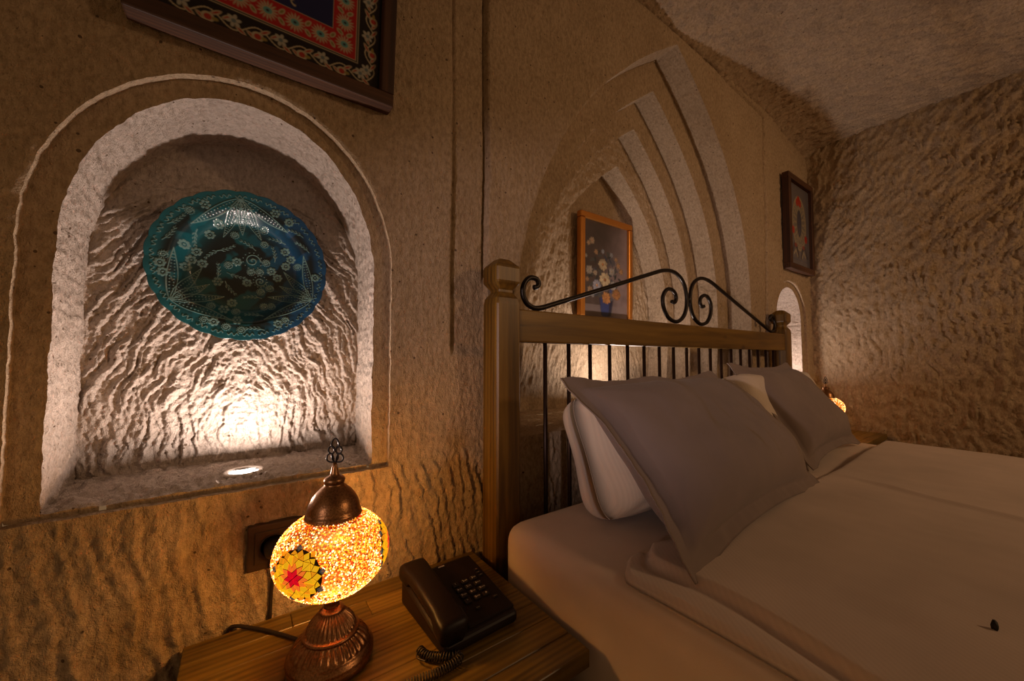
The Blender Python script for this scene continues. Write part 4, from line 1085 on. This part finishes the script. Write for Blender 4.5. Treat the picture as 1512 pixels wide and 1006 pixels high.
lamp = mosaic_lamp((LX, LY, LZ), 1.0, 'lit mosaic glass lamp with red star on copper base beside the telephone', [R(-137), R(-17), R(103)], 7600, 5, R(-35), cord)
pl = lathe('plug', [(0, 0.017), (0.022, 0.0165), (0.034, 0.010), (0.038, 0.005)], 24, None, M['cable'], lamp); pl.rotation_euler = (PI/2, 0, 0); pl.location = (0.058-LX, -0.010-LY, 0.655-LZ)
mosaic_lamp((2.550, -0.16, 0.587), 0.92, 'lit amber bead lamp seen behind the far pillow in the corner', [], 2600, 6, R(-35), None, 0.0024, 1.0)

# ------------------------------------------------------------------ wall socket
so = empty('wall_socket', (0.092, 0.0, 0.6565)); tag(so, 'dark brown double power socket low on the wall behind the lamp', 'socket')
box('plate', -0.076, 0.076, -0.010, 0.006, -0.0405, 0.0405, M['socket'], so, 0.003)
for x in (-0.036, 0.036):
    f = box('insert', x-0.0285, x+0.0285, -0.0125, -0.008, -0.0285, 0.0285, M['socket'], so, 0.0015)
    w_ = lathe('well', [(0.0, 0.0215), (0.0015, 0.0215), (0.0018, 0.0195), (-0.0005, 0.0190)], 40, None, M['cable'], f, caps=True); w_.rotation_euler = (PI/2, 0, 0); w_.location = (x, -0.0125, 0)

# ------------------------------------------------------------------ telephone
def telephone():
    w, l = 0.148, 0.178
    t = empty('telephone', (0.338, -0.200, 0.528), R(2.5)); tag(t, 'dark brown push-button desk telephone on the nightstand', 'telephone')
    hb, hf = 0.052, 0.024                               # height at the back and at the front
    top = lambda y: hf+(hb-hf)*(y+l/2)/l
    bm = bmesh.new(); sec = [(-w/2, 0.86), (-w/2+0.045, 0.84), (-w/2+0.050, 1.0), (w/2-0.004, 1.0), (w/2, 0.93)]
    bm = box_bm(-w/2, w/2, -l/2, l/2, 0.002, 0.05)
    for v in bm.verts:
        if v.co.z > 0.03: v.co.z = top(v.co.y)
    bmesh.ops.bevel(bm, geom=[e for e in bm.edges], offset=0.009, segments=4, profile=0.5, affect='EDGES')
    body = bm_obj('body', bm, M['phone'], t, False)
    sl = math.atan2(hb-hf, l)
    deck = empty('deck_frame'); bpy.data.objects.remove(deck)
    def place(o, x, y, z=0.0): o.location = (x, y, top(y)+z); o.rotation_euler = (sl, 0, 0); return o
    # raised keypad deck beside the handset
    bm = box_bm(-0.048, 0.048, -0.080, 0.080, -0.004, 0.0035, 0.003, 2); place(bm_obj('keypad_deck', bm, M['phone'], t), 0.024, 0.0)
    # handset: long shell with deeper ends, lying in the left cradle
    n, m = 40, 20; V = []
    for i, s in enumerate(np.linspace(-1, 1, n)):
        e = abs(s); wd = 0.0235*(1+0.10*sstep(e, 0.5, 0.75))*(1-max(0, (e-0.93)/0.07)**2*0.45)
        th_top = 0.016*(1-max(0, (e-0.90)/0.10)**2*0.6); bt = -0.006 - 0.014*float(sstep(e, 0.50, 0.66))
        for k in range(m):
            a = 2*PI*k/m; cc, ss = math.cos(a), math.sin(a)
            px = wd*math.copysign(abs(cc)**0.45, cc); pz = (th_top if ss > 0 else -bt)*math.copysign(abs(ss)**0.55, ss)
            V.append((px, s*0.092, pz - 0.006*s*s))
    q = []
    for i in range(n-1):
        for k in range(m): q.append((i*m+k, i*m+(k+1) % m, (i+1)*m+(k+1) % m, (i+1)*m+k))
    V += [(0, -0.092, 0), (0, 0.092, 0)]; c0, c1 = n*m, n*m+1
    tr = [(c0, (k+1) % m, k) for k in range(m)] + [(c1, (n-1)*m+k, (n-1)*m+(k+1) % m) for k in range(m)]
    hs = place(link('handset', np_mesh('handset', V, q, tr), M['phone'], t), -w/2+0.021, 0.0, 0.0185)
    # keys with their print
    def text(s, size):
        cu = bpy.data.curves.new('print', 'FONT'); cu.body = s; cu.size = size; cu.align_x = 'CENTER'; cu.align_y = 'CENTER'
        ob = bpy.data.objects.new('print', cu); COL.objects.link(ob)
        me = bpy.data.meshes.new_from_object(ob.evaluated_get(bpy.context.evaluated_depsgraph_get()))
        bpy.data.objects.remove(ob); bpy.data.curves.remove(cu)
        me.materials.clear(); me.materials.append(M['print']); return me
    km = bpy.data.meshes.new('key'); bm = box_bm(-0.0063, 0.0063, -0.0048, 0.0048, 0, 0.0040, 0.0012, 2); bm.to_mesh(km); bm.free(); km.materials.append(M['phone_key'])
    labels = [('1', ''), ('2', 'ABC'), ('3', 'DEF'), ('4', 'GHI'), ('5', 'JKL'), ('6', 'MNO'), ('7', 'PQRS'), ('8', 'TUV'), ('9', 'WXYZ'), ('*', ''), ('0', 'OPER'), ('#', '')]
    for i, (d, ab) in enumerate(labels):
        x, y = 0.002+(i % 3)*0.0195, 0.012-(i//3)*0.0150
        k = place(link('key', km, None, t), x, y, 0.0034)
        p = link('key_print', text(d, 0.0066), None, k); p.location = (-0.0028 if ab else 0, 0, 0.00415)
        if ab:
            p = link('key_letters', text(ab, 0.0032), None, k); p.location = (0.0026, 0, 0.00415)
    sm = bpy.data.meshes.new('function_key'); bm = box_bm(-0.0045, 0.0045, -0.0024, 0.0024, 0, 0.003, 0.0008, 2); bm.to_mesh(sm); bm.free(); sm.materials.append(M['phone_key'])
    for k in range(3):
        o = place(link('function_key', sm, None, t), 0.0595, 0.030-k*0.0085, 0.0034)
        p = link('key_print', text('—', 0.004), None, o); p.location = (0, 0, 0.0031)
    for x, y in ((0.010, -0.054), (0.052, -0.047)):
        o = place(link('function_key', sm, None, t), x, y, 0.0034); p = link('key_print', text('——', 0.0036), None, o); p.location = (0, 0, 0.0031)
    bd = bpy.data.meshes.new('brand_badge'); bm = box_bm(-0.0065, 0.0065, -0.0016, 0.0016, 0, 0.0006); bm.to_mesh(bd); bm.free(); bd.materials.append(M['print'])
    place(link('maker_badge', bd, None, t), 0.004, 0.073, 0.0034)
    # coiled cord to the handset
    path = catmull([(-0.060, -0.088, 0.010), (-0.078, -0.066, 0.006), (-0.098, -0.052, 0.008), (-0.107, -0.062, 0.009), (-0.100, -0.078, 0.010)], 8)
    link('line_cord', tube_mesh('line_cord', path, 0.0013, 6), M['cable'], t)
    ax = catmull([(-0.096, -0.048, 0.0075), (-0.092, -0.066, 0.0075), (-0.078, -0.082, 0.0085), (-0.066, -0.092, 0.0095), (-0.056, -0.095, 0.0095), (-0.056, -0.104, 0.0085), (-0.074, -0.106, 0.0075), (-0.098, -0.105, 0.0075), (-0.124, -0.100, 0.0075), (-0.152, -0.098, 0.0075), (-0.180, -0.110, 0.0075)], 34)
    d = np.r_[0, np.cumsum(np.linalg.norm(np.diff(ax, axis=0), axis=1))]
    sN = 1500; s = np.linspace(0, d[-1], sN); C3 = np.stack([np.interp(s, d, ax[:, k]) for k in range(3)], 1)
    T = np.gradient(C3, axis=0); T /= np.linalg.norm(T, axis=1)[:, None]; B = np.cross(T, (0, 0, 1.0)); B /= np.linalg.norm(B, axis=1)[:, None]; N3 = np.cross(B, T)
    ph = s/0.0042*2*PI
    H = C3 + 0.0058*(np.cos(ph)[:, None]*B+np.sin(ph)[:, None]*N3)
    link('coiled_cord', tube_mesh('coiled_cord', H, 0.0012, 5), M['cable'], t)
    return t
telephone()
